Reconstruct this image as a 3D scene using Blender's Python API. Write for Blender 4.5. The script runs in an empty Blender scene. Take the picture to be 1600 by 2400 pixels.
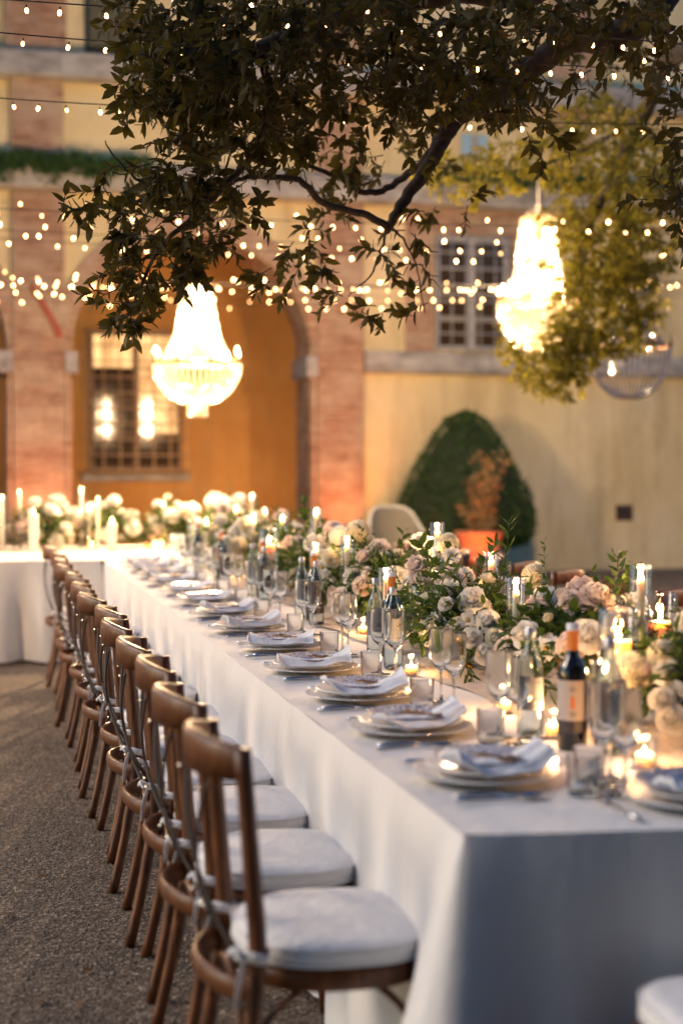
import bpy, math, random
import numpy as np
from mathutils import Vector, Matrix
S = bpy.context.scene
COL = S.collection
R = random.Random(7)
NR = np.random.RandomState(11)
PI = math.pi
sin, cos = math.sin, math.cos

# ------------------------------------------------------------------ camera
FPX, CAMZ = 3500.0, 1.47
YAW, PITCH = math.atan(848 / FPX), math.atan(108 / FPX)
cd = bpy.data.cameras.new('camera')
cam = bpy.data.objects.new('camera', cd); COL.objects.link(cam)
cam.location = (0, 0, CAMZ)
cam.rotation_euler = (PI / 2 - PITCH, 0, -YAW)
cd.sensor_fit = 'VERTICAL'; cd.sensor_height = 36; cd.sensor_width = 24
cd.lens = 36 * FPX / 2400
cd.clip_end = 600
cd.dof.use_dof = True; cd.dof.focus_distance = 5.35; cd.dof.aperture_fstop = 1.5
S.camera = cam
# ------------------------------------------------------------------ sky, sun, exposure
SUN_EL, SUN_DIR = math.radians(33), math.radians(-76)      # azimuth from +y, clockwise
W = bpy.data.worlds.new('World'); S.world = W; W.use_nodes = True
wn = W.node_tree
sky = wn.nodes.new('ShaderNodeTexSky'); sky.sky_type = 'NISHITA'; sky.sun_disc = False
sky.ozone_density = 4.2; sky.sun_elevation = math.radians(5); sky.sun_rotation = SUN_DIR
wn.links.new(sky.outputs[0], wn.nodes['Background'].inputs[0])
wn.nodes['Background'].inputs[1].default_value = 0.11
sd = bpy.data.lights.new('sun', 'SUN'); sd.energy = 0.62; sd.angle = math.radians(22); sd.color = (1.0, .81, .62)
sun = bpy.data.objects.new('sun', sd); COL.objects.link(sun)
_d = Vector((sin(SUN_DIR) * cos(SUN_EL), cos(SUN_DIR) * cos(SUN_EL), sin(SUN_EL)))
sun.rotation_euler = _d.to_track_quat('Z', 'Y').to_euler()
S.view_settings.view_transform = 'Standard'; S.view_settings.look = 'None'
S.view_settings.gamma = 1; S.view_settings.use_curve_mapping = False
S.view_settings.exposure = 1.75
CH_W, FL_W, UP_W, BULB = 420.0, 2.0, 58.0, 11.0
S.render.engine = 'CYCLES'
cy = S.cycles
cy.max_bounces = 10; cy.transparent_max_bounces = 40; cy.transmission_bounces = 10; cy.glossy_bounces = 4; cy.diffuse_bounces = 3
cy.caustics_reflective = False; cy.caustics_refractive = False; cy.sample_clamp_indirect = 3; cy.sample_clamp_direct = 0
cy.use_denoising = True

# ------------------------------------------------------------------ picking points of the place
_fw = Vector((sin(YAW) * cos(PITCH), cos(YAW) * cos(PITCH), -sin(PITCH)))
_rt = Vector((cos(YAW), -sin(YAW), 0)); _up = _rt.cross(_fw)
def _ray(px, py): return _fw + _rt * ((px - 800) / FPX) + _up * ((1200 - py) / FPX)
def at(px, py, Y=None, X=None, Z=None):
    q = _ray(px, py)
    t = Y / q.y if Y is not None else X / q.x if X is not None else (Z - CAMZ) / q.z
    return Vector((0, 0, CAMZ)) + q * t
K = 1600 / 1568
def ad(dx, dy, **k): return at(dx * K, dy * K, **k)

# ------------------------------------------------------------------ materials
def lin(c): return tuple(c) + (1,)
class M:
    def __init__(s, name):
        s.m = bpy.data.materials.new(name); s.m.use_nodes = True
        s.t = s.m.node_tree; s.b = s.t.nodes['Principled BSDF']; s.out = s.t.nodes['Material Output']
    def n(s, typ, **k):
        x = s.t.nodes.new('ShaderNode' + typ)
        for a, v in k.items(): setattr(x, a, v)
        return x
    def l(s, a, b): s.t.links.new(a, b)
    def co(s, scale, obj=False):
        tc = s.n('TexCoord') if obj else s.n('NewGeometry')
        mp = s.n('Mapping'); mp.inputs['Scale'].default_value = scale if hasattr(scale, '__len__') else (scale,) * 3
        s.l(tc.outputs['Object' if obj else 'Position'], mp.inputs[0]); return mp.outputs[0]
    def noise(s, scale, detail=4, rough=.55, co=None, obj=False):
        x = s.n('TexNoise'); x.inputs['Scale'].default_value = 1; x.inputs['Detail'].default_value = detail
        x.inputs['Roughness'].default_value = rough
        s.l(co or s.co(scale, obj), x.inputs[0]); return x.outputs[0]
    def ramp(s, fac, stops):
        r = s.n('ValToRGB'); e = r.color_ramp.elements
        while len(e) < len(stops): e.new(.5)
        for k, (p, c) in enumerate(stops): e[k].position = p; e[k].color = lin(c) if hasattr(c, '__len__') else (c, c, c, 1)
        s.l(fac, r.inputs[0]); return r.outputs[0]
    def mix(s, fac, a, b, mode='MIX'):
        x = s.n('Mix', data_type='RGBA', blend_type=mode)
        for v, i in ((fac, 0), (a, 6), (b, 7)):
            if hasattr(v, 'is_linked') or hasattr(v, 'links'): s.l(v, x.inputs[i])
            else: x.inputs[i].default_value = v if i == 0 else lin(v)
        return x.outputs[2]
    def bump(s, h, strength=.3, dist=.01):
        b = s.n('Bump'); b.inputs['Strength'].default_value = strength; b.inputs['Distance'].default_value = dist
        s.l(h, b.inputs['Height']); s.l(b.outputs[0], s.b.inputs['Normal'])
    def set(s, **k):
        for a, v in k.items():
            i = s.b.inputs[a.replace('_', ' ')]
            if hasattr(v, 'links'): s.l(v, i)
            else: i.default_value = lin(v) if hasattr(v, '__len__') and len(v) == 3 and i.type == 'RGBA' else v
        return s.m
def simple(name, c, rough=.5, **k):
    m = M(name); return m.set(Base_Color=c, Roughness=rough, **k)
def speck(name, c1, c2, scale, rough=.6, obj=False, bump=0, bd=.002, **k):
    m = M(name); f = m.noise(scale, 5, .6, obj=obj)
    if bump: m.bump(f, bump, bd)
    return m.set(Base_Color=m.ramp(f, [(.3, c1), (.7, c2)]), Roughness=rough, **k)
def thin_glass(name, tint=(.96, .97, .97), body=.06, k=.95):
    m = M(name); m.t.nodes.remove(m.b)
    tr = m.n('BsdfTransparent'); tr.inputs[0].default_value = lin(tint)
    gl = m.n('BsdfGlossy'); gl.inputs['Roughness'].default_value = .03
    lw = m.n('LayerWeight'); lw.inputs[0].default_value = .35
    mr = m.n('MapRange'); mr.inputs[1].default_value = 0; mr.inputs[2].default_value = 1
    mr.inputs[3].default_value = body; mr.inputs[4].default_value = .75 * k
    pw = m.n('Math', operation='POWER'); pw.inputs[1].default_value = 2.0
    m.l(lw.outputs['Facing'], pw.inputs[0]); m.l(pw.outputs[0], mr.inputs[0])
    mx = m.n('MixShader'); m.l(mr.outputs[0], mx.inputs[0]); m.l(tr.outputs[0], mx.inputs[1]); m.l(gl.outputs[0], mx.inputs[2])
    m.l(mx.outputs[0], m.out.inputs[0]); return m.m
def emit(name, c, s):
    m = M(name); m.t.nodes.remove(m.b); e = m.n('Emission'); e.inputs[0].default_value = lin(c); e.inputs[1].default_value = s
    m.l(e.outputs[0], m.out.inputs[0]); return m.m
def leafy(name, c1, c2, c3=None, scale=30, rough=.45, trans=.35):
    m = M(name); m.t.nodes.remove(m.b)
    oi = m.noise(scale, 2)
    st = [(.3, c1), (.62, c2)] + ([(.8, c3)] if c3 else [])
    col = m.ramp(oi, st)
    p = m.n('BsdfPrincipled'); m.l(col, p.inputs[0]); p.inputs['Roughness'].default_value = rough; p.inputs['Specular IOR Level'].default_value = .15
    t = m.n('BsdfTranslucent'); tc = m.mix(.5, col, (c2[0] * 1.8, c2[1] * 1.7, c2[2] * .8)); m.l(tc, t.inputs[0])
    mx = m.n('MixShader'); mx.inputs[0].default_value = trans
    m.l(p.outputs[0], mx.inputs[1]); m.l(t.outputs[0], mx.inputs[2]); m.l(mx.outputs[0], m.out.inputs[0]); return m.m
def petalm(name, c1, c2, trans=.42):
    m = M(name); m.t.nodes.remove(m.b)
    col = m.ramp(m.noise(60, 3), [(.3, c1), (.7, c2)])
    p = m.n('BsdfDiffuse'); m.l(col, p.inputs[0]); t = m.n('BsdfTranslucent'); m.l(col, t.inputs[0])
    mx = m.n('MixShader'); mx.inputs[0].default_value = trans
    m.l(p.outputs[0], mx.inputs[1]); m.l(t.outputs[0], mx.inputs[2]); m.l(mx.outputs[0], m.out.inputs[0]); return m.m

def m_gravel():
    m = M('gravel'); v = m.n('TexVoronoi'); v.inputs['Scale'].default_value = 1; m.l(m.co(100), v.inputs[0])
    v2 = m.n('TexVoronoi'); v2.inputs['Scale'].default_value = 1; m.l(m.co(55), v2.inputs[0])
    big = m.noise(.7, 5)
    sp = m.n('SeparateColor'); m.l(v.outputs['Color'], sp.inputs[0])
    c = m.ramp(sp.outputs[0], [(0, (.045, .031, .021)), (.5, (.12, .088, .062)), (.85, (.23, .175, .13)), (1, (.42, .36, .29))])
    c = m.mix(.55, c, m.ramp(big, [(.35, .38), (.65, 1.0)]), 'MULTIPLY')
    ad_ = m.n('Math', operation='ADD'); m.l(v.outputs['Distance'], ad_.inputs[0]); m.l(v2.outputs['Distance'], ad_.inputs[1])
    m.bump(ad_.outputs[0], .9, .006); return m.set(Base_Color=c, Roughness=.85)
def m_plaster(name, a, b, c, stain=(.26, .18, .09)):
    m = M(name); f = m.noise(.55, 6, .62); g = m.noise(3.0, 5, .7); st = m.noise((2.2, 2.2, .35), 5, .65)
    col = m.ramp(f, [(.3, a), (.5, b), (.72, c)])
    col = m.mix(m.ramp(g, [(.45, 0.0), (.75, .6)]), col, a)
    col = m.mix(m.ramp(st, [(.5, 0.0), (.72, .5)]), col, stain)
    m.bump(m.noise(24, 4), .35, .012); return m.set(Base_Color=col, Roughness=.9)
def m_brick(name='brick_clay'):
    m = M(name); oi = m.n('ObjectInfo'); w = m.noise(9, 3); sm = m.noise((1.6, 1.6, 2.4), 6, .7); x = m.noise((2.4, 2.4, 26), 2)
    col = m.ramp(x, [(.34, (.20, .085, .05)), (.5, (.36, .19, .11)), (.64, (.48, .31, .20))])
    col = m.mix(m.ramp(w, [(.4, 0.), (.7, .5)]), col, (.17, .07, .05))
    col = m.mix(m.ramp(sm, [(.40, 0.), (.62, .7)]), col, (.54, .43, .31))
    m.bump(m.noise(60, 4), .5, .006); return m.set(Base_Color=col, Roughness=.9)
def m_stone():
    m = M('weathered_stone'); f = m.noise((2.2, 2.2, 6), 6, .7)
    m.bump(m.noise(18, 5), .5, .01)
    return m.set(Base_Color=m.ramp(f, [(.3, (.13, .12, .11)), (.5, (.33, .31, .29)), (.7, (.46, .44, .41))]), Roughness=.85)
def m_wood(name, a, b, rough=.45, coat=.12):
    m = M(name); tc = m.co((14, 14, 3), True); n1 = m.n('TexNoise'); n1.inputs['Scale'].default_value = 3; n1.inputs['Detail'].default_value = 6; n1.inputs['Distortion'].default_value = .8
    m.l(tc, n1.inputs[0]); m.bump(n1.outputs[0], .12, .002)
    return m.set(Base_Color=m.ramp(n1.outputs[0], [(.3, a), (.7, b)]), Roughness=rough, Coat_Weight=coat, Coat_Roughness=.2)
def m_cloth(name, c, bump=.15, scale=7.0, weave=900):
    m = M(name); n0 = m.noise(scale, 3); w = m.noise(weave, 1); cr = m.noise((scale * 1.3, scale * 1.3, scale * .5), 2)
    ab = m.n('Math', operation='SUBTRACT'); m.l(cr, ab.inputs[0]); ab.inputs[1].default_value = .5; aa = m.n('Math', operation='ABSOLUTE'); m.l(ab.outputs[0], aa.inputs[0])
    ma = m.n('Math', operation='MULTIPLY_ADD'); m.l(aa.outputs[0], ma.inputs[0]); ma.inputs[1].default_value = -1.2; m.l(n0, ma.inputs[2]); n1 = ma.outputs[0]
    mm = m.n('Math', operation='MULTIPLY_ADD'); m.l(w, mm.inputs[0]); mm.inputs[1].default_value = .02; m.l(n1, mm.inputs[2])
    m.bump(mm.outputs[0], bump, .03)
    return m.set(Base_Color=c, Roughness=.85, Sheen_Weight=.15)
def m_pattern():
    m = M('blue_floral_glaze'); c = m.co(62, True); n1 = m.n('TexNoise'); n1.inputs['Scale'].default_value = 1; n1.inputs['Distortion'].default_value = 2.4; n1.inputs['Detail'].default_value = 1.5
    m.l(c, n1.inputs[0])
    r = m.ramp(n1.outputs[0], [(.46, (.75, .76, .8)), (.49, (.03, .06, .28)), (.58, (.03, .05, .24)), (.61, (.74, .75, .8))])
    return m.set(Base_Color=r, Roughness=.12)

MT = {}
MT['gravel'] = m_gravel()
MT['pebble'] = speck('pebble', (.06, .045, .035), (.34, .28, .22), 90, .8)
MT['plaster'] = m_plaster('ochre_plaster', (.58, .45, .24), (.68, .56, .32), (.72, .62, .42))
MT['orange_plaster'] = m_plaster('orange_plaster', (.42, .19, .05), (.48, .24, .07), (.54, .31, .11))
MT['brick'] = m_brick()
MT['mortar'] = speck('mortar', (.26, .2, .16), (.42, .33, .27), 14, .95, bump=.5, bd=.008)
MT['stone'] = m_stone()
MT['wood'] = m_wood('walnut_varnish', (.062, .017, .003), (.205, .066, .015))
MT['strap'] = simple('brown_metal', (.045, .022, .011), .6)
MT['steel'] = simple('screw_steel', (.6, .55, .45), .25, Metallic=1.0)
MT['cushion'] = m_cloth('cushion_cotton', (.80, .79, .80), .25, 16)
MT['cloth'] = m_cloth('white_tablecloth', (.80, .78, .76), .22, 7)
MT['cloth2'] = m_cloth('cream_tablecloth', (.78, .75, .70), .25, 5)
MT['runner'] = m_cloth('taupe_gauze', (.60, .50, .41), .4, 30)
MT['napkin'] = m_cloth('napkin_linen', (.86, .87, .9), .2, 40)
MT['porcelain'] = simple('porcelain', (.82, .83, .86), .12)
MT['pattern'] = m_pattern()
def m_charger():
    m = M('beaded_charger'); v = m.n('TexVoronoi'); v.inputs['Scale'].default_value = 1; m.l(m.co(170, True), v.inputs[0])
    m.bump(v.outputs['Distance'], 1.0, .006)
    return m.set(Base_Color=(.84, .85, .88), Roughness=.12, Metallic=.12)
MT['charger'] = m_charger()
MT['cutlery'] = simple('cutlery_steel', (.55, .55, .56), .18, Metallic=1.0)
MT['plywood'] = speck('laser_cut_plywood', (.16, .085, .04), (.34, .2, .10), 90, .6)
MT['char'] = simple('charred_edge', (.06, .03, .015), .7)
MT['glass'] = thin_glass('clear_glass')
def real_glass(name, tr=.3, c=(.98, .99, .99)):
    m = M(name); m.t.nodes.remove(m.b); g = m.n('BsdfGlass'); g.inputs[0].default_value = lin(c); g.inputs['IOR'].default_value = 1.48; g.inputs['Roughness'].default_value = .0
    t = m.n('BsdfTransparent'); x = m.n('MixShader'); x.inputs[0].default_value = tr; m.l(g.outputs[0], x.inputs[1]); m.l(t.outputs[0], x.inputs[2]); m.l(x.outputs[0], m.out.inputs[0]); return m.m
MT['crystal_glass'] = real_glass('crystal_glass', 0); MT['bottle_clear'] = real_glass('bottle_clear_glass', 0, (.95, .98, .98))
MT['glass_heavy'] = thin_glass('bottle_glass', (.90, .93, .93), .08, 1.0)
MT['glass_grey'] = thin_glass('chandelier_crystal_unlit', (.70, .70, .72), .5)
def m_dark(): 
    m = M('wine_bottle_glass'); return m.set(Base_Color=(.006, .008, .01), Roughness=.06, Coat_Weight=.5)
MT['wine'] = m_dark()
MT['capsule'] = simple('orange_capsule', (.75, .24, .05), .35)
MT['cap'] = simple('silver_cap', (.55, .58, .63), .3, Metallic=.7)
MT['lab_beige'] = simple('beige_label', (.5, .42, .36), .6)
MT['lab_dark'] = simple('dark_label', (.05, .04, .045), .5)
MT['lab_grey'] = simple('grey_label', (.3, .32, .36), .5)
MT['lab_orange'] = simple('orange_print', (.75, .2, .04), .5)
MT['print'] = simple('dark_print', (.09, .07, .07), .6)
MT['wax'] = simple('candle_wax', (.86, .78, .68), .45, Subsurface_Weight=.9, Subsurface_Radius=(.05, .03, .015), Subsurface_Scale=1.0)
MT['wick'] = simple('wick', (.01, .008, .006), .9)
MT['flame'] = emit('candle_flame', (1.0, .60, .24), 14)
def m_bulb():
    m = M('string_bulb'); m.t.nodes.remove(m.b); e = m.n('Emission'); e.inputs[0].default_value = (1.0, .48, .18, 1); oi = m.n('ObjectInfo')
    r = m.n('MapRange'); r.inputs[3].default_value = BULB * .25; r.inputs[4].default_value = BULB * 1.3; m.l(oi.outputs['Random'], r.inputs[0]); m.l(r.outputs[0], e.inputs[1]); m.l(e.outputs[0], m.out.inputs[0]); return m.m
MT['bulb'] = m_bulb()
MT['cable'] = simple('black_cable', (.01, .009, .008), .6)
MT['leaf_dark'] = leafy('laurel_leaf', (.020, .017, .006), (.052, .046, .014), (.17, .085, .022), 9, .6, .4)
MT['leaf_lamplit'] = leafy('lit_laurel_leaf', (.05, .042, .012), (.20, .18, .03), (.52, .34, .08), 11, .5, .55)  # golden lamplight put into the colour of the right-hand leaves
MT['leaf_table'] = leafy('ruscus_leaf', (.03, .06, .018), (.07, .12, .03), (.18, .20, .06), 25, .4, .3)
MT['leaf_ivy'] = leafy('ivy_leaf', (.02, .05, .015), (.05, .10, .03), None, 12)
MT['leaf_bush'] = leafy('pale_bush_leaf', (.16, .12, .06), (.32, .2, .1), None, 12)
MT['shade_wall'] = speck('shade_wing_green', (.012, .022, .016), (.04, .06, .045), 6, .8, bump=1.0, bd=.1)  # dark green picked to dim and cool the bounce off the added wing
MT['leaf_box'] = leafy('boxwood_leaf', (.02, .045, .014), (.05, .095, .03), None, 14, .5, .2)
MT['leaf_fallen'] = leafy('dry_leaf', (.10, .05, .02), (.22, .12, .05), None, 20)
MT['box_core'] = simple('boxwood_inner', (.012, .022, .008), .9)
MT['bark'] = speck('bark', (.012, .008, .006), (.05, .034, .024), 30, .85, bump=.6, bd=.01)
MT['terracotta'] = speck('terracotta', (.26, .085, .035), (.38, .14, .06), 8, .75, bump=.3, bd=.006)
MT['white_p'] = petalm('white_petal', (.90, .87, .80), (.94, .92, .88))
MT['cream_p'] = petalm('cream_petal', (.86, .80, .64), (.90, .87, .75))
MT['blush_p'] = petalm('blush_petal', (.90, .75, .68), (.92, .85, .79))
MT['dusty_p'] = petalm('dusty_rose_petal', (.82, .64, .58), (.90, .78, .72))
MT['yellow_c'] = simple('yellow_pollen', (.6, .36, .04), .8)
MT['stem'] = simple('green_stem', (.06, .11, .03), .6)
MT['brass'] = simple('aged_brass', (.45, .27, .10), .3, Metallic=1.0)
MT['gold'] = simple('chandelier_bronze', (.22, .11, .045), .4, Metallic=.8)
def m_lit():
    m = M('lit_crystal'); m.t.nodes.remove(m.b); d = m.n('BsdfTranslucent'); d.inputs[0].default_value = (.20, .17, .12, 1)
    g = m.n('BsdfGlossy'); g.inputs[1].default_value = .15; f = m.n('BsdfDiffuse'); f.inputs[0].default_value = (.2, .17, .12, 1)
    a = m.n('MixShader'); a.inputs[0].default_value = .3; m.l(d.outputs[0], a.inputs[1]); m.l(f.outputs[0], a.inputs[2])
    t = m.n('BsdfTransparent'); b = m.n('MixShader'); b.inputs[0].default_value = .5; m.l(a.outputs[0], b.inputs[1]); m.l(t.outputs[0], b.inputs[2])
    c = m.n('MixShader'); c.inputs[0].default_value = .2; m.l(b.outputs[0], c.inputs[1]); m.l(g.outputs[0], c.inputs[2])
    m.l(c.outputs[0], m.out.inputs[0]); return m.m
MT['crystal'] = m_lit()
MT['bulb_big'] = emit('candle_bulb', (1.0, .70, .38), 30)
MT['window_frame'] = simple('grey_window_paint', (.36, .36, .37), .5)
MT['window_brown'] = simple('brown_window_wood', (.16, .085, .04), .5)
MT['iron'] = simple('grille_iron', (.34, .33, .32), .5)
MT['iron_warm'] = simple('rusty_grille', (.5, .36, .24), .6)
MT['pane'] = simple('window_pane', (.05, .032, .02), .06, Specular_IOR_Level=.3)
def m_glowp():
    m = M('reflection_glow_pane'); e = m.ramp(m.noise((2.5, 2.5, 1.2), 2), [(.3, (.35, .14, .04)), (.6, (1.0, .56, .22))]); return m.set(Base_Color=(.02, .018, .015), Roughness=.05, Emission_Color=e, Emission_Strength=.55)  # warm emission standing in for a chandelier mirrored in the panes
MT['glow_pane'] = m_glowp()
MT['shutter'] = simple('dark_green_shutter', (.012, .022, .02), .5)
MT['rust'] = simple('rusty_red_iron', (.38, .07, .035), .6)
MT['vent'] = simple('vent_brown', (.07, .035, .025), .7)
MT['blue'] = simple('pale_blue_glaze', (.30, .46, .58), .4)
MT['white_st'] = simple('pale_marble', (.32, .32, .31), .5)
MT['wicker'] = speck('grey_woven_mesh', (.07, .065, .055), (.15, .14, .12), 60, .6)
MT['black'] = simple('black_lamp_housing', (.02, .02, .02), .5)
MT['uplens'] = emit('uplight_lens', (1.0, .30, .09), 20)

# ------------------------------------------------------------------ mesh helpers
class MB:
    def __init__(s): s.v = []; s.f = []
    def add(s, v, f, mat=None):
        o = len(s.v)
        s.v += [tuple(mat @ Vector(p)) if mat else tuple(p) for p in v]; s.f += [tuple(i + o for i in q) for q in f]; return s
    def box(s, x0, x1, y0, y1, z0, z1, mat=None, b=0):
        if b:
            v = []
            for z, k in ((z0, b), (z0 + b, 0), (z1 - b, 0), (z1, b)):
                v += [(x0 + k, y0 + k, z), (x1 - k, y0 + k, z), (x1 - k, y1 - k, z), (x0 + k, y1 - k, z)]
            f = [(3, 2, 1, 0), (12, 13, 14, 15)]
            for r in range(3):
                for i in range(4): j = (i + 1) % 4; f.append((r * 4 + i, r * 4 + j, r * 4 + 4 + j, r * 4 + 4 + i))
            return s.add(v, f, mat)
        v = [(x, y, z) for z in (z0, z1) for x, y in ((x0, y0), (x1, y0), (x1, y1), (x0, y1))]
        return s.add(v, [(3, 2, 1, 0), (4, 5, 6, 7), (0, 1, 5, 4), (1, 2, 6, 5), (2, 3, 7, 6), (3, 0, 4, 7)], mat)
    def tube(s, pts, r, n=8, cap=True, flat=None, upv=(0, 0, 1)):
        pts = [Vector(p) for p in pts]; m = len(pts); rr = r if hasattr(r, '__len__') else [r] * m
        v = []; prev = None
        for i, p in enumerate(pts):
            t = (pts[min(i + 1, m - 1)] - pts[max(i - 1, 0)]).normalized()
            a = Vector(upv) if prev is None else prev
            if abs(t.dot(a)) > .97: a = Vector((1, 0, 0))
            u = (a - t * a.dot(t)).normalized(); w = t.cross(u); prev = u
            for k in range(n):
                q = 2 * PI * k / n
                if flat: v.append(p + u * (cos(q) * flat[0]) + w * (sin(q) * flat[1]))
                else: v.append(p + u * (cos(q) * rr[i]) + w * (sin(q) * rr[i]))
        f = [(i * n + k, i * n + (k + 1) % n, (i + 1) * n + (k + 1) % n, (i + 1) * n + k) for i in range(m - 1) for k in range(n)]
        if cap: f += [tuple(range(n))[::-1], tuple(range((m - 1) * n, m * n))]
        return s.add(v, f)
    def lathe(s, prof, n=24, mat=None, cap=False):
        v = [(r * cos(2 * PI * k / n), r * sin(2 * PI * k / n), z) for r, z in prof for k in range(n)]
        f = [(i * n + k, i * n + (k + 1) % n, (i + 1) * n + (k + 1) % n, (i + 1) * n + k) for i in range(len(prof) - 1) for k in range(n)]
        if cap: f += [tuple(range(n))[::-1], tuple(range((len(prof) - 1) * n, len(prof) * n))]
        return s.add(v, f, mat)
    def grid(s, fn, nu, nv, mat=None, close=False):
        v = [fn(i / nu, j / nv) for j in range(nv + 1) for i in range(nu + 1)]
        f = [(j * (nu + 1) + i, j * (nu + 1) + i + 1, (j + 1) * (nu + 1) + i + 1, (j + 1) * (nu + 1) + i) for j in range(nv) for i in range(nu)]
        return s.add(v, f, mat)
    def mesh(s, name, m, smooth=True):
        me = bpy.data.meshes.new(name); me.from_pydata([tuple(p) for p in s.v], [], s.f); 
        me.materials.append(MT[m] if isinstance(m, str) else m)
        if smooth: me.polygons.foreach_set('use_smooth', [True] * len(me.polygons))
        me.update(); return me
def npmesh(name, V, F, m, smooth=True):
    me = bpy.data.meshes.new(name); V = np.ascontiguousarray(V, dtype=np.float32); F = np.ascontiguousarray(F, dtype=np.int32); k = F.shape[1]
    me.vertices.add(len(V)); me.vertices.foreach_set('co', V.ravel())
    me.loops.add(F.size); me.loops.foreach_set('vertex_index', F.ravel())
    me.polygons.add(len(F)); me.polygons.foreach_set('loop_start', np.arange(0, F.size, k, dtype=np.int32))
    me.polygons.foreach_set('loop_total', np.full(len(F), k, dtype=np.int32))
    if smooth: me.polygons.foreach_set('use_smooth', np.ones(len(F), dtype=bool))
    me.materials.append(MT[m]); me.update(calc_edges=True); me.validate(); return me
def link(name, me, parent=None, loc=None, rot=None, scl=None):
    o = bpy.data.objects.new(name, me); COL.objects.link(o)
    if parent: o.parent = parent
    if loc is not None: o.location = loc
    if rot is not None: o.rotation_euler = rot
    if scl is not None: o.scale = (scl,) * 3 if not hasattr(scl, '__len__') else scl
    return o
def thing(name, label, cat, loc=(0, 0, 0), rz=0, group=None, me=None):
    o = bpy.data.objects.new(name, me); COL.objects.link(o); o.location = loc; o.rotation_euler = (0, 0, rz)
    o['label'] = label; o['category'] = cat
    if group: o['group'] = group
    return o
def struct(name, me, loc=(0, 0, 0)):
    o = link(name, me, loc=loc); o['kind'] = 'structure'; return o
def dup(root, loc, rz=0, label=None, group=None, scl=None):
    def cp(o, par):
        c = o.copy(); COL.objects.link(c); c.parent = par
        for ch in kids.get(o, ()): cp(ch, c)
        return c
    kids = {}
    def walk(o):
        kids[o] = list(KIDS.get(o.name, ()))
        for c in kids[o]: walk(c)
    walk(root); r = cp(root, None); r.location = loc; r.rotation_euler = (0, 0, rz)
    if label: r['label'] = label
    if group: r['group'] = group
    if scl: r.scale = (scl,) * 3
    return r
KIDS = {}
def part(name, me, parent, **k):
    o = link(name, me, parent, **k); KIDS.setdefault(parent.name, []).append(o); return o
ORD = ['first', 'second', 'third', 'fourth', 'fifth', 'sixth', 'seventh', 'eighth', 'ninth', 'tenth', 'eleventh', 'twelfth', 'thirteenth', 'fourteenth', 'fifteenth', 'sixteenth', 'seventeenth', 'eighteenth', 'nineteenth', 'twentieth']
def smoothpath(pts, n=6):
    pts = [Vector(p) for p in pts]; out = []
    for i in range(len(pts) - 1):
        p0 = pts[max(i - 1, 0)]; p1 = pts[i]; p2 = pts[i + 1]; p3 = pts[min(i + 2, len(pts) - 1)]
        for k in range(n):
            t = k / n
            out.append(.5 * ((2 * p1) + (p2 - p0) * t + (2 * p0 - 5 * p1 + 4 * p2 - p3) * t * t + (3 * p1 - p0 - 3 * p2 + p3) * t ** 3))
    out.append(pts[-1]); return out

# leaves in bulk: origin, direction, normal, length, width -> 8 verts, 8 tris each
def leaf_batch(O, D, N, L, Wd, curl=.25):
    O, D, N = [np.asarray(a, float) for a in (O, D, N)]
    D = D / np.linalg.norm(D, axis=1, keepdims=True)
    B = np.cross(D, N); B /= np.linalg.norm(B, axis=1, keepdims=True) + 1e-9
    N = np.cross(B, D)
    L = np.asarray(L)[:, None]; Wd = np.asarray(Wd)[:, None]
    def p(a, b, c): return O + D * L * a + B * Wd * b + N * L * c
    V = np.stack([p(0, 0, 0), p(.3, -.5, .05), p(.3, 0, -.01), p(.3, .5, .05), p(.68, -.42, .02 - curl * .25), p(.7, 0, -.05 - curl * .25), p(.68, .42, .02 - curl * .25), p(1, 0, -curl * .7)], 1)
    T = np.array([(0, 1, 2), (0, 2, 3), (1, 4, 2), (4, 5, 2), (2, 5, 6), (2, 6, 3), (4, 7, 5), (5, 7, 6)])
    F = (T[None] + (np.arange(len(O)) * 8)[:, None, None]).reshape(-1, 3)
    return V.reshape(-1, 3), F

# ================================================================== GROUND
def hills(x, y): return 0.0
g = MB(); g.box(-60, 70, -30, 60, -.3, 0); struct('ground', g.mesh('ground', 'gravel', False))
n = 42000
gx = NR.uniform(-2.2, 1.1, n); gy = 2.2 + 9.0 * NR.rand(n) ** 1.25
sz = NR.uniform(.0025, .0065, n) * (1 + .5 * (NR.rand(n) > .96))
base = np.array([(1, 0, 0), (0, 1, 0), (-1, 0, 0), (0, -1, 0), (0, 0, .9), (0, 0, -.5)])
rot = NR.rand(n) * 6.28; st = NR.uniform(.6, 1.3, (n, 6, 1))
Vp = base[None] * st * sz[:, None, None]
cr, sr = np.cos(rot)[:, None], np.sin(rot)[:, None]
Vp = np.stack([Vp[..., 0] * cr - Vp[..., 1] * sr + gx[:, None], Vp[..., 0] * sr + Vp[..., 1] * cr + gy[:, None], Vp[..., 2] + .001], -1)
T = np.array([(0, 1, 4), (1, 2, 4), (2, 3, 4), (3, 0, 4)])
F = (T[None] + (np.arange(n) * 6)[:, None, None]).reshape(-1, 3)
o = link('gravel', npmesh('gravel', Vp.reshape(-1, 3), F, 'pebble', False)); o['kind'] = 'stuff'; o['label'] = 'loose brown gravel stones lying on the courtyard ground beside the chairs'

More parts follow.
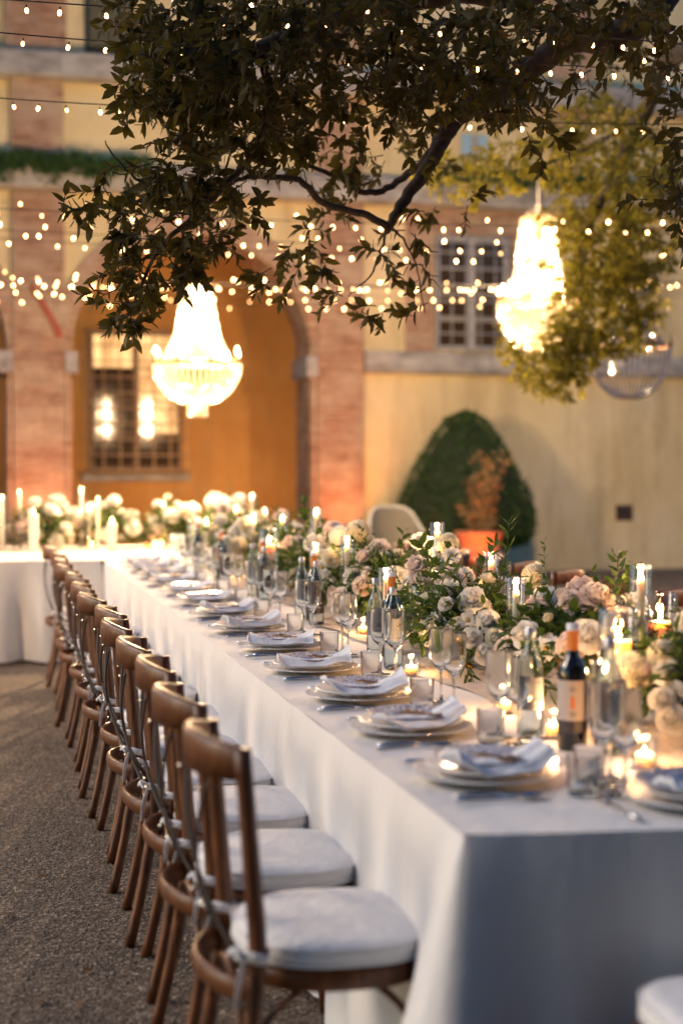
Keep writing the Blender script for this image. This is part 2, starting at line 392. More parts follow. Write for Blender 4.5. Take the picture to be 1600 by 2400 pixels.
nf = 160; fx = NR.uniform(-1.6, 1.0, nf); fy = NR.uniform(2.6, 10, nf)
V, F = leaf_batch(np.stack([fx, fy, np.full(nf, .012)], 1), np.concatenate([NR.randn(nf, 2), NR.rand(nf, 1) * .2], 1), np.tile([0, 0, 1.], (nf, 1)) + NR.randn(nf, 3) * .2, NR.uniform(.02, .05, nf), NR.uniform(.012, .025, nf))
o = link('fallen_leaves', npmesh('fallen_leaves', V, F, 'leaf_fallen')); o['kind'] = 'stuff'; o['label'] = 'small dry brown leaves scattered over the gravel'

# ================================================================== VILLA
YF = 19.6            # face of the pilasters
YW = YF + .10        # face of the plaster
villa = thing('villa', 'ochre plastered villa with brick pilasters, arched portico and grilled windows', 'building', (0, YF, 0))
def vp(name, mb, m, smooth=False, par=None):
    par = par or villa
    o = part(name, mb.mesh(name, m, smooth), par); o.matrix_parent_inverse = Matrix.Translation((0, -YF, 0)) if par is villa else Matrix.Identity(4); return o
AX, AR, AZ, AD = 2.76, 1.59, 2.94, .9       # arch centre, radius, springing, depth
def wall_arch(cx):
    """polygons of a plaster bay with a round-headed opening from x cx-2.33 to cx+2.33"""
    pass
# plaster front: bays left and right of the openings, arches cut out
def front(mb, y, x0, x1, z1, arches, zb=0):
    xs = x0
    for cx in arches:
        mb.add([(xs, y, zb), (cx - AR, y, zb), (cx - AR, y, z1), (xs, y, z1)], [(0, 1, 2, 3)])
        n = 28
        for i in range(n):
            a0, a1 = PI - PI * i / n, PI - PI * (i + 1) / n
            p0 = (cx + AR * cos(a0), y, AZ + AR * sin(a0)); p1 = (cx + AR * cos(a1), y, AZ + AR * sin(a1))
            mb.add([p0, p1, (p1[0], y, z1), (p0[0], y, z1)], [(0, 1, 2, 3)])
        xs = cx + AR
    mb.add([(xs, y, zb), (x1, y, zb), (x1, y, z1), (xs, y, z1)], [(0, 1, 2, 3)])
f = MB(); front(f, YW, -8, 26, 11, [AX - 3.99, AX]); vp('wall', f, 'plaster')
# reveals (soffits) of the openings
f = MB()
for cx in (AX - 3.99, AX):
    pr = [(cx - AR, 0), (cx - AR, AZ)] + [(cx + AR * cos(PI - PI * i / 28), AZ + AR * sin(PI - PI * i / 28)) for i in range(1, 28)] + [(cx + AR, AZ), (cx + AR, 0)]
    for (xa, za), (xb, zb) in zip(pr, pr[1:]):
        f.add([(xa, YW, za), (xb, YW, zb), (xb, YW + AD, zb), (xa, YW + AD, za)], [(0, 1, 2, 3)])
vp('arch_reveal', f, 'mortar')
# portico behind
f = MB(); x0, x1, y0, y1, z1 = -6, 5.9, YW + AD, 22.8, 5.0
f.add([(x0, y1, 0), (x1, y1, 0), (x1, y1, z1), (x0, y1, z1)], [(3, 2, 1, 0)])
f.add([(x1, y0, 0), (x1, y1, 0), (x1, y1, z1), (x1, y0, z1)], [(3, 2, 1, 0)]); f.add([(x0, y0, 0), (x0, y1, 0), (x0, y1, z1), (x0, y0, z1)], [(0, 1, 2, 3)])
f.add([(x0, y0, z1), (x1, y0, z1), (x1, y1, z1), (x0, y1, z1)], [(0, 1, 2, 3)])
front(f, y0, x0, x1, z1, [AX - 3.99, AX]); vp('portico', f, 'orange_plaster')
# the wall's upper back so that no sky shows behind
f = MB(); f.box(-8, 26, 23.2, 23.6, 0, 11); f.box(-8, 26, YW + .3, 23.2, 10.9, 11.1); vp('roof_slab', f, 'plaster')
# bricks
BR = []          # (x,z,w,h,y,rotation,visible) collected, nearest 300 as parts, the rest joined
def pil(x0, x1, z0, z1, y=YF, depth=.10, vis=(0, 5.2)):
    z = z0; k = 0
    core = MB(); core.box(x0 + .004, x1 - .004, y + .012, y + depth + .02, z0, z1); c = vp('pilaster', core, 'mortar')
    while z < z1 - .05:
        x = x0; off = [.27, .13][k % 2]; first = True
        while x < x1 - .03:
            w = off if first else .27; first = False
            w = min(w, x1 - x)
            if x1 - (x + w) < .05: w = x1 - x
            BR.append((c, x + w / 2, y, z + .033, w - .012, .058, 0, vis[0] <= z <= vis[1]))
            x += w
        z += .072; k += 1
pil(.43, 1.09, 0, 5.0, vis=(0, 4.3)); pil(4.42, 5.06, 0, 5.0, vis=(0, 3.2)); pil(.43, 1.09, 5.34, 6.4, vis=(9, 9)); pil(.36, 1.13, 6.75, 9, vis=(9, 9)); pil(4.42, 5.06, 5.34, 6.4, vis=(9, 9))
pil(4.42, 5.06, 6.75, 9, vis=(9, 9)); pil(-3.56, -2.92, 0, 5.0, vis=(9, 9)); pil(7.75, 8.35, 5.34, 6.4, vis=(9, 9)); pil(7.75, 8.35, 6.75, 9, vis=(9, 9))
pil(5.66, 6.06, 3.02, 5.0, YF + .05, .05, vis=(9, 9)); pil(7.14, 7.5, 3.02, 5.0, YF + .05, .05, vis=(9, 9)); pil(6.06, 7.14, 4.62, 5.0, YF + .05, .05, vis=(9, 9))
# arch rings
for cx in (AX, AX - 3.99):
    core = MB(); nb = 46; yb = YF + .045
    for i in range(40):
        a0, a1 = PI * i / 40, PI * (i + 1) / 40; r0, r1 = AR + .004, AR + .27
        core.add([(cx + r0 * cos(a0), yb + .01, AZ + r0 * sin(a0)), (cx + r1 * cos(a0), yb + .01, AZ + r1 * sin(a0)), (cx + r1 * cos(a1), yb + .01, AZ + r1 * sin(a1)), (cx + r0 * cos(a1), yb + .01, AZ + r0 * sin(a1))], [(0, 1, 2, 3)])
    c = vp('arch_ring', core, 'mortar')
    for i in range(nb):
        a = PI * (i + .5) / nb; r = AR + .135
        BR.append((c, cx + r * cos(a), yb, AZ + r * sin(a), .262, .092, a, cx == AX))
    # jamb strips beside the opening
for x0, x1 in ((1.094, 1.17), (4.35, 4.416), (-2.9, -2.82), (.36, .425)):
    z = .0; core = MB(); core.box(x0 + .002, x1 - .002, YF + .05, YF + .12, 0, 2.66); c = vp('jamb', core, 'mortar')
    while z < 2.64: BR.append((c, (x0 + x1) / 2, YF + .045, z + .033, x1 - x0, .058, 0, False)); z += .072
me0 = MB().box(-.5, .5, 0, .06, -.5, .5, b=.0).mesh('brick', 'brick', False)
vis = [b for b in BR if b[7]]; R.shuffle(vis)
shown = set(id(b) for b in vis[:300])
rest = {}
for b in BR:
    c, x, y, z, w, h, a, _ = b
    dy = R.uniform(-.004, .004)
    if id(b) in shown:
        o = part('brick', me0, c); o.location = (x, y + dy, z); o.scale = (w, 1, h); o.rotation_euler = (0, -a, 0)
    else:
        rest.setdefault(c.name, [c, MB()])[1].box(-w / 2, w / 2, 0, .06, -h / 2, h / 2, Matrix.Translation((x, y + dy, z)) @ Matrix.Rotation(-a, 4, 'Y'))
for c, mb in rest.values():
    o = part('brickwork', mb.mesh('brickwork', 'brick', False), c); o['kind'] = 'stuff'
# reveal bricks inside the right jambs (facing the camera side)
for cx in (AX, AX - 3.99):
    mb = MB(); z = 0; k = 0
    while z < AZ - .05:
        y = YW + .005 - (.13 if k % 2 else 0)
        while y < YW + AD - .02:
            ya, yb2 = max(y, YW + .003), min(y + .258, YW + AD - .004)
            if yb2 - ya > .03: mb.box(cx + AR - .016 - R.uniform(0, .004), cx + AR + .02, ya, yb2, z + .005, z + .063)
            y += .27
        z += .072; k += 1
    nb = 46
    for i in range(nb):
        a = PI * (i + .5) / nb
        for j in range(3):
            ya = YW + .005 + j * .3
            mb.box(-.01, .03, ya, ya + .288, -.046, .046, Matrix.Translation((cx + AR * cos(a), 0, AZ + AR * sin(a))) @ Matrix.Rotation(-a, 4, 'Y'))
    o = vp('reveal_brickwork', mb, 'brick'); o['kind'] = 'stuff'
# imposts, cornices, ledge
def stones(name, x0, x1, y0, z0, z1, step, yb=YW + .05, chamfer=.03):
    o = None; x = x0
    while x < x1 - .01:
        xe = min(x + step * R.uniform(.85, 1.15), x1)
        if x1 - xe < .3: xe = x1
        mb = MB(); dz = R.uniform(-.004, .004)
        v = [(y0 + chamfer, z0), (y0, z0 + chamfer), (y0, z1 - .02), (y0 + .02, z1 + dz), (yb, z1 + dz), (yb, z0)]
        V = [(x + .004, a, b) for a, b in v] + [(xe - .004, a, b) for a, b in v]; m_ = len(v)
        mb.add(V, [tuple(range(m_)), tuple(range(2 * m_ - 1, m_ - 1, -1))] + [(i, m_ + i, m_ + (i + 1) % m_, (i + 1) % m_) for i in range(m_)])
        vp(name, mb, 'stone'); x = xe
stones('string_course', -7, 16, YF - .16, 5.0, 5.34, 1.6)
stones('upper_string_course', -7, 16, YF - .18, 6.41, 6.74, 1.6)
stones('sill_band', 5.065, 15, YF - .06, 2.725, 3.015, 1.7)
for x0, x1 in ((1.09, 1.245), (4.27, 4.42), (.2, .43), (-2.92, -2.75)):
    mb = MB(); mb.box(x0, x1, YF - .03, YW + AD, 2.66, 2.945, b=.008); vp('impost_block', mb, 'stone')
# brace on the left pilaster
mb = MB(); a, b = ad(75, 655, Y=YF - .05), ad(142, 772, Y=YF - .05); mb.tube([a, b], .035, 6); mb.tube([b, b + Vector((-.09, 0, .02))], .02, 6); mb.tube([a, a + Vector((0, .2, 0))], .015, 5)
vp('iron_brace', mb, 'rust')['label'] = 'diagonal rust red iron brace on the brick pilaster'
# windows
def window(x0, x1, z0, z1, y, fm, gm, nx, nz, label, sub=.0, proud=.06, ajar=None):
    fr = MB(); t = .06; ym = y + .02
    fr.box(x0, x1, ym, ym + .06, z0, z0 + t); fr.box(x0, x1, ym, ym + .06, z1 - t, z1)
    fr.box(x0, x0 + t, ym, ym + .06, z0 + t, z1 - t); fr.box(x1 - t, x1, ym, ym + .06, z0 + t, z1 - t)
    xm = (x0 + x1) / 2; fr.box(xm - .05, xm + .05, ym - .005, ym + .055, z0 + t, z1 - t)
    w = vp('window', fr, fm); w['label'] = label
    for xa, xb, s_ in ((x0 + t, xm - .05, 1), (xm + .05, x1 - t, -1)):
        for k in range(4):
            za = z0 + t + (z1 - z0 - 2 * t) * k / 4; zb = za + (z1 - z0 - 2 * t) / 4
            p = MB(); lit = bool(ajar) and k >= 3 - 2 * (s_ < 0)  # upper panes carry the painted reflection glow
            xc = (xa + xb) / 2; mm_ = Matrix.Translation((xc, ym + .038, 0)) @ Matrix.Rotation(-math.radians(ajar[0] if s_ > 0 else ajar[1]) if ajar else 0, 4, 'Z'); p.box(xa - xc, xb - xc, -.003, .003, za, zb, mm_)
            q = part('pane', p.mesh('pane', 'glow_pane' if lit else 'pane', False), w)
            if k:
                p = MB(); p.box(xa, xb, ym + .01, ym + .034, za - .015, za + .015); part('glazing_bar', p.mesh('glazing_bar', fm, False), w)
    for k in range(nx + 1):
        x = x0 - sub + (x1 - x0 + 2 * sub) * k / nx; p = MB(); p.tube([(x, y - proud, z0 - .05), (x, y - proud, z1 + .02)], .012, 6); part('grille_bar', p.mesh('grille_bar', gm), w)
    for k in range(nz + 1):
        z = z0 + (z1 - z0) * k / nz; p = MB(); p.tube([(x0 - sub, y - proud - .02, z), (x1 + sub, y - proud - .02, z)], .012, 6); part('grille_bar', p.mesh('grille_bar', gm), w)
    return w
window(6.08, 7.12, 3.06, 4.6, YW - .09, 'window_frame', 'iron', 5, 7, 'tall grey framed window behind an iron grille on the right wall')
f = MB(); f.box(6.08, 7.12, YW - .02, YW + .0, 3.03, 4.62)
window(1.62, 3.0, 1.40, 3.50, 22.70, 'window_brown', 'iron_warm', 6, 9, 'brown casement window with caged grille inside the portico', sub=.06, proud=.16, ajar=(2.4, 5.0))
f = MB(); f.box(1.5, 3.12, 22.66, 22.8, 1.24, 1.34); vp('window_sill', f, 'stone')
# shutters top left
sh = MB(); sh.box(1.36, 2.0, YW - .03, YW, 6.8, 8.6); s0 = vp('shutter', sh, 'shutter'); s0['label'] = 'dark closed shutter of the top window'
for k in range(26):
    p = MB(); z = 6.83 + k * .068; p.box(1.42, 1.95, -.012, .004, 0, .05, Matrix.Translation((0, YW - .036, z)) @ Matrix.Rotation(.5, 4, 'X')); part('slat', p.mesh('slat', 'shutter', False), s0)
# vent, crest
v_ = MB(); a, b = ad(1413, 1160, Y=YW), ad(1450, 1195, Y=YW); v_.box(a.x, b.x, YW - .02, YW + .02, b.z, a.z); q = vp('vent', v_, 'vent')
for k in range(5):
    p = MB(); zz = b.z + .02 + k * (a.z - b.z - .03) / 5; p.box(a.x + .02, b.x - .02, YW - .03, YW - .021, zz, zz + .015); part('louvre', p.mesh('louvre', 'black', False), q)
p0 = ad(1087, 343, Y=YW)
pl = MB(); pl.add([(-.19, 0, .19), (.19, 0, .19), (.19, 0, -.08), (0, 0, -.24), (-.19, 0, -.08), (-.19, .04, .19), (.19, .04, .19), (.19, .04, -.08), (0, .04, -.24), (-.19, .04, -.08)], [(4, 3, 2, 1, 0), (0, 1, 6, 5), (1, 2, 7, 6), (2, 3, 8, 7), (3, 4, 9, 8), (4, 0, 5, 9)], Matrix.Translation((p0.x, YW - .045, p0.z)))
q = vp('shield_plaque', pl, 'blue'); p = MB(); p.box(p0.x - .05, p0.x + .05, YW - .055, YW - .046, p0.z - .15, p0.z + .18); part('pale_stripe', p.mesh('pale_stripe', 'white_st', False), q)

# ivy on the string course
def ivy(x0, x1, z, n, drop, label, seed):
    rs = np.random.RandomState(seed)
    X = rs.uniform(x0, x1, n); dz = -np.abs(rs.randn(n)) * drop * (.5 + .7 * np.sin(X * 5) ** 2) + .12 * rs.rand(n)
    O = np.stack([X, YF - .18 - .1 * rs.rand(n), z + dz], 1)
    D = np.stack([rs.randn(n) * .7, -.5 * rs.rand(n), -1 + rs.rand(n)], 1); N = np.stack([rs.randn(n) * .5, -np.ones(n), rs.randn(n) * .6], 1)
    V, F = leaf_batch(O, D, N, rs.uniform(.04, .085, n), rs.uniform(.03, .055, n))
    t = thing('ivy', label, 'ivy'); st = MB()
    for k in range(6):
        xs = [x0 + (x1 - x0) * i / 10 for i in range(11)]; st.tube([(x, YF - .19, z + .03 * sin(7 * x + k) - .02 * k) for x in xs], .006, 4)
    part('stem', st.mesh('stem', 'bark'), t); o = part('foliage', npmesh('ivy_foliage', V, F, 'leaf_ivy'), t); o['kind'] = 'stuff'
ivy(-1.5, 2.2, 5.36, 2600, .13, 'green ivy trailing along the ledge above the left pilaster', 3)
ivy(6.0, 9.5, 5.4, 900, .10, 'sparse ivy trailing along the ledge above the right window', 4)

# topiary
def topiary():
    a = ad(1068, 1080, Y=18.4); c = Vector((a.x, 18.4, 0))
    t = thing('topiary', 'large egg shaped clipped boxwood topiary in front of the ochre wall', 'topiary', (c.x, c.y, 0))
    prof = [(.0, .40), (.55, .42), (.80, .52), (.88, .72), (.84, .95), (.74, 1.2), (.60, 1.5), (.43, 1.8), (.26, 2.02), (.12, 2.12), (.0, 2.15)]
    pr = smoothpath([(r, 0, z) for r, z in prof], 4); core = MB(); core.lathe([(max(p.x - .05, .001), p.z + (.03 if p.z < 1 else -.04)) for p in pr], 24)
    part('inner_growth', core.mesh('topiary_core', 'box_core'), t)
    n = 15000; rs = NR; u = rs.rand(n) * (len(pr) - 1); i = u.astype(int); fr = u - i
    P = np.array([(p.x, p.z) for p in pr]); q = P[i] * (1 - fr)[:, None] + P[np.minimum(i + 1, len(pr) - 1)] * fr[:, None]
    keep = rs.rand(n) < (q[:, 0] / .88 + .12); q = q[keep]; n = len(q)
    th = rs.rand(n) * 2 * PI; rr = q[:, 0] + rs.randn(n) * .018 + .02 * np.sin(th * 7 + q[:, 1] * 9) + .014 * np.sin(th * 17 - q[:, 1] * 23) + .10 * (rs.rand(n) > .985) * rs.rand(n)
    O = np.stack([rr * np.cos(th), rr * np.sin(th), q[:, 1] + rs.randn(n) * .01], 1)
    D = np.stack([np.cos(th) * .6, np.sin(th) * .6, rs.rand(n) + .1], 1) + rs.randn(n, 3) * .5
    V, F = leaf_batch(O, D, rs.randn(n, 3), rs.uniform(.03, .055, n), rs.uniform(.02, .035, n))
    o = part('foliage', npmesh('topiary_foliage', V, F, 'leaf_box'), t); o['kind'] = 'stuff'
    tr = MB(); tr.tube([(0, 0, 0), (.02, 0, .25), (0, 0, .6)], [.09, .07, .06], 10); part('trunk', tr.mesh('trunk', 'bark'), t)
topiary()
def pot():
    a = ad(1100, 1230, Y=17.3)
    t = thing('terracotta_pot', 'terracotta pot with a flowering bush glowing orange before the topiary', 'plant pot', (a.x, 17.3, 0))
    p = MB(); p.lathe([(.001, 0), (.26, 0), (.28, .05), (.22, .1), (.2, .3), (.34, .33), (.37, .36), (.37, .42), (.3, .44), (.32, .62), (.36, .68), (.36, .73), (.31, .73), (.28, .6), (.001, .6)], 28)
    part('pot', p.mesh('pot', 'terracotta'), t); t.scale = (.85, .85, .93)
    rs = np.random.RandomState(5); n = 1500
    s_ = MB()
    tips = []
    for k in range(26):
        q = rs.randn(2) * .11; h = .25 + .85 * rs.rand() ** 1.3; pts = [(0, 0, .6), (q[0] * .5, q[1] * .5, .6 + h * .5), (q[0] * 1.3, q[1] * 1.3, .6 + h)]
        pts = smoothpath(pts, 4); s_.tube(pts, .005, 4); tips += [tuple(x) for x in pts[2:]]
    part('stem', s_.mesh('stem', 'stem'), t)
    tp = np.array(tips)[rs.randint(0, len(tips), n)]; O = tp + rs.randn(n, 3) * .05
    V, F = leaf_batch(O, rs.randn(n, 3), rs.randn(n, 3), rs.uniform(.05, .09, n), rs.uniform(.03, .05, n))
    o = part('foliage', npmesh('bush_foliage', V, F, 'leaf_bush'), t); o['kind'] = 'stuff'
    return t
pot()
def garden_chair():
    a = ad(912, 1185, Y=15.6)
    t = thing('garden_armchair', 'grey woven armchair with a rounded back standing before the brick pilaster', 'armchair', (a.x, 15.6, 0), .15)
    b = MB()
    def fn(u, v):
        th = PI * (u * 1.0) ; x = -.30 * cos(th); y = .05 + .26 * (1 - sin(th)) ; h = .42 + v * (.60 * (1 - abs(cos(th)) ** 5 * .45)); return (x * (1 + .06 * v), -y * 1.0 + .3, h)
    b.grid(fn, 24, 8); part('woven_back', b.mesh('woven_back', 'wicker'), t)
    r_ = MB(); r_.tube([fn(i / 24, 1) for i in range(25)], .018, 8); part('rim', r_.mesh('rim', 'white_st'), t)
    s_ = MB(); s_.box(-.29, .29, -.25, .24, .38, .44, b=.02); part('seat', s_.mesh('seat', 'wicker', False), t)
    for x in (-.25, .25):
        for y in (-.2, .2): l_ = MB(); l_.tube([(x * 1.1, y * 1.1, 0), (x, y, .39)], [.015, .02], 8); part('leg', l_.mesh('leg', 'white_st'), t)
garden_chair()

# uplights: housings with a lamp, washing pilasters, jambs and pot
def uplight(x, y, aim, w, label, size=70, col=(1, .27, .07)):
    t = thing('uplight', label, 'spotlight', (x, y, 0), 0, 'small uplights on the ground before the villa')
    h = MB(); h.lathe([(.001, 0), (.06, 0), (.065, .1), (.05, .12), (.001, .12)], 14); part('housing', h.mesh('housing', 'black'), t)
    l_ = MB(); l_.lathe([(.001, .126), (.045, .124)], 14); part('lens', l_.mesh('lens', 'uplens'), t)
    d = bpy.data.lights.new('uplight_lamp', 'SPOT'); d.energy = w; d.spot_size = math.radians(size); d.spot_blend = .9; d.color = col; d.shadow_soft_size = .04
    o = bpy.data.objects.new('uplight_lamp', d); COL.objects.link(o); o.location = (x, y, .16)
    o.rotation_euler = (-(Vector(aim) - Vector((x, y, .16)))).to_track_quat('Z', 'Y').to_euler()
uplight(4.74, 18.9, (4.74, 19.6, 1.7), UP_W, 'small black uplight at the foot of the right brick pilaster')
uplight(.76, 18.9, (.76, 19.6, 1.7), UP_W, 'small black uplight at the foot of the left brick pilaster')
uplight(5.72, 16.55, (5.78, 17.3, 1.3), UP_W * .6, 'small black uplight in front of the terracotta pot', 90, (1, .17, .035))
uplight(2.3, 20.9, (2.5, 22.8, 2.4), UP_W * .45, 'small black uplight on the floor of the portico, left', 110, (1, .52, .22))
uplight(4.1, 20.9, (3.9, 22.8, 2.4), UP_W * .55, 'small black uplight on the floor of the portico, right', 110, (1, .52, .22))

# unseen wing added behind the camera to darken the near table end
shade_block = thing('shade_wing', 'added unseen ivy dark wing behind the camera shading the near table end', 'building', (0, -4, 0))
mb = MB(); mb.box(-9, 22, -1.2, 0, 0, 7.0); part('wall', mb.mesh('wall', 'shade_wall', False), shade_block)
mb = MB(); mb.box(-9.2, 22.2, -1.4, .25, 7.0, 7.3); part('eaves', mb.mesh('eaves', 'stone', False), shade_block)
for x in (-6, -2.5, 1, 4.5, 8, 11.5, 15):
    mb = MB(); mb.box(x, x + 1.1, .002, .05, 4.9, 6.7); part('shutter', mb.mesh('shutter', 'shutter', False), shade_block)
    mb = MB(); mb.box(x - .1, x + 1.2, .002, .1, 4.75, 4.89); part('sill', mb.mesh('sill', 'stone', False), shade_block)

# ================================================================== TABLES
TX0, TX1, TY0, TYE = .90, 2.60, 2.70, 11.32
TZ = .76
def cloth_side(mb, path, z0, zb, amp, seed, flare=.06, du=.03, corner=None, closed=False):
    """hanging cloth along a plan path (x,y,nx,ny,flare factor)"""
    rs = np.random.RandomState(seed); ph = rs.rand(8) * 6.28; fr = [2.1, 4.3, 8.7, 13.1, 19, 27]; am = [.4, .5, .55, .5, .35, .15]
    rows = []; nz = 14; s = 0; last = None; V = []
    for (x, y, nx, ny, fl) in path:
        if last: s += math.hypot(x - last[0], y - last[1])
        last = (x, y)
        col = []
        for j in range(nz + 1):
            t = j / nz; w = 0
            for k in range(6): w += am[k] * sin(fr[k] * s * 1.1 + ph[k] + t * .9 * sin(ph[k] * 3))
            side = abs(nx) > .8; tt = t if not side else max(0, t - .25) / .75; off = .006 * (1 if j else 0) + t * (flare + fl) * (1 if t < .9 else 1) + amp * (1.9 if not side else 1) * w * min(tt * 1.7, 1) ** 1.2
            off += .004 * sin(s * 33 + ph[6]) * t * (1 - t)
            z = z0 - (z0 - zb) * t
            if j == nz: z = zb
            col.append((x + nx * off, y + ny * off, z))
        V.append(col)
    o = len(mb.v); 
    for c in V: mb.v += c
    m_ = nz + 1
    for i in range(len(V) - 1):
        for j in range(nz): mb.f.append((o + i * m_ + j, o + i * m_ + j + 1, o + (i + 1) * m_ + j + 1, o + (i + 1) * m_ + j))
def plan(corners, r=.03, step=.02, flare_c=.14, closed=True):
    out = []; n = len(corners)
    for i in range(n if closed else n - 1):
        a = Vector(corners[i]); b = Vector(corners[(i + 1) % n]); d = (b - a); L = d.length; d.normalize(); nx, ny = d.y, -d.x
        k = int(L / step)
        for q in range(k + 1):
            p = a + d * (L * q / k); dist = min(L * q / k, L - L * q / k)
            f = flare_c * math.exp(-(max(dist, 0) / .16) ** 1.5) if True else 0
            w = max(0, 1 - dist / .05) * .5
            sgn = -1 if q < k / 2 else 1
            mx, my = nx + d.x * w * sgn, ny + d.y * w * sgn; l_ = math.hypot(mx, my); out.append((p.x, p.y, mx / l_, my / l_, f))
    return out
# near cloth: counter-clockwise seen from above so that the normal points out
NY1 = 5.35
ends = [(TX0, NY1), (TX0, TY0 + .015), (TX1, TY0 - .2), (TX1, NY1)]
def yend(x): return TY0 + .015 - .215 * (x - TX0) / (TX1 - TX0)
mb = MB()
pth = plan(ends, closed=False, step=.018, flare_c=.2)
cloth_side(mb, pth, TZ, .02, .026, 3, .02)
def top_grid(mb, x0, x1, y0f, y1, nx, ny, z, seed, w=.0012):
    rs = np.random.RandomState(seed); p = rs.rand(6) * 6
    def fn(u, v):
        x = x0 + (x1 - x0) * u; ya = y0f(x) if callable(y0f) else y0f; y = ya + (y1 - ya) * v
        return (x, y, z + w * (sin(9 * x + 4 * y + p[0]) + sin(15 * y - 7 * x + p[1]) + .6 * sin(31 * x + p[2])))
    mb.grid(fn, nx, ny)
top_grid(mb, TX0, TX1, yend, NY1, 40, 60, TZ, 1)
long_table = thing('long_table', 'long banquet table for the guests under white cloths running to the villa', 'table', (1.75, 7, 0))
def slab(par, x0, x1, y0, y1, name='tabletop'):
    s_ = MB(); s_.box(x0, x1, y0, y1, .725, .75); o = part(name, s_.mesh(name, 'wood', False), par); o.matrix_parent_inverse = Matrix.Translation(-par.location)
    for x in (x0 + .12, x1 - .12):
        for y in [y0 + .15 + (y1 - y0 - .3) * i / max(1, round((y1 - y0) / 2)) for i in range(max(1, round((y1 - y0) / 2)) + 1)]:
            l_ = MB(); l_.tube([(x, y, 0), (x, y, .725)], .025, 8); o = part('leg', l_.mesh('leg', 'wood'), par); o.matrix_parent_inverse = Matrix.Translation(-par.location)
slab(long_table, TX0 + .02, TX1 - .02, TY0 + .04, 11.25)
thing('tablecloth', 'white tablecloth over the near end of the long table, its corner hanging free', 'tablecloth', me=mb.mesh('near_cloth', 'cloth'))
mb = MB(); cloth_side(mb, plan([(TX0 + .012, 11.6), (TX0 + .012, NY1 - .28)], closed=False, step=.02, flare_c=0), TZ - .003, .02, .024, 5, .005)
cloth_side(mb, plan([(TX1 - .012, NY1 - .28), (TX1 - .012, 11.6)], closed=False, step=.05, flare_c=0), TZ - .003, .02, .014, 6, .0)
top_grid(mb, TX0 + .012, TX1 - .012, NY1 - .28, 11.34, 30, 120, TZ - .004, 2)
thing('tablecloth', 'white tablecloth over the far part of the long table, tucked under the near one', 'tablecloth', me=mb.mesh('far_cloth', 'cloth'))
# wing
wing = thing('wing_table', 'cross table under a white cloth at the far end before the arch', 'table', (0, 12.3, 0))
slab(wing, -3.4, 2.58, 11.42, 13.3)
mb = MB(); cloth_side(mb, plan([(-3.5, 13.4), (-3.5, 11.34), (.885, 11.34)], closed=False, step=.03), TZ + .002, .02, .06, 8, .06)
cloth_side(mb, plan([(2.62, 11.36), (2.62, 13.4), (-3.5, 13.4)], closed=False, step=.06), TZ + .002, .02, .03, 9, .02)
top_grid(mb, -3.5, 2.62, 11.34, 13.4, 90, 30, TZ + .002, 3)
thing('tablecloth', 'white tablecloth hanging in deep folds over the cross table', 'tablecloth', me=mb.mesh('wing_cloth', 'cloth2'))
# runners
mb = MB(); rs = np.random.RandomState(4)
def fn(u, v):
    y = 3.0 + 8.2 * v; w = .29 + .03 * sin(y * 3.1) + .015 * sin(y * 11); return (1.78 + w * (2 * u - 1) + .02 * sin(y * 2), y, TZ + .0065 + .002 * sin(40 * y + 9 * u) * sin(23 * u + y * 5))
mb.grid(fn, 16, 260); thing('table_runner', 'taupe gauze runner under the flowers along the long table', 'table runner', me=mb.mesh('runner', 'runner'))
mb = MB()
def fn(u, v):
    x = -3.3 + 5.6 * v; w = .27 + .03 * sin(x * 3.1); return (x, 12.75 + w * (1 - 2 * u), TZ + .0085 + .002 * sin(40 * x + 9 * u))
mb.grid(fn, 12, 150); thing('table_runner', 'taupe gauze runner under the flowers on the cross table', 'table runner', me=mb.mesh('runner', 'runner'))

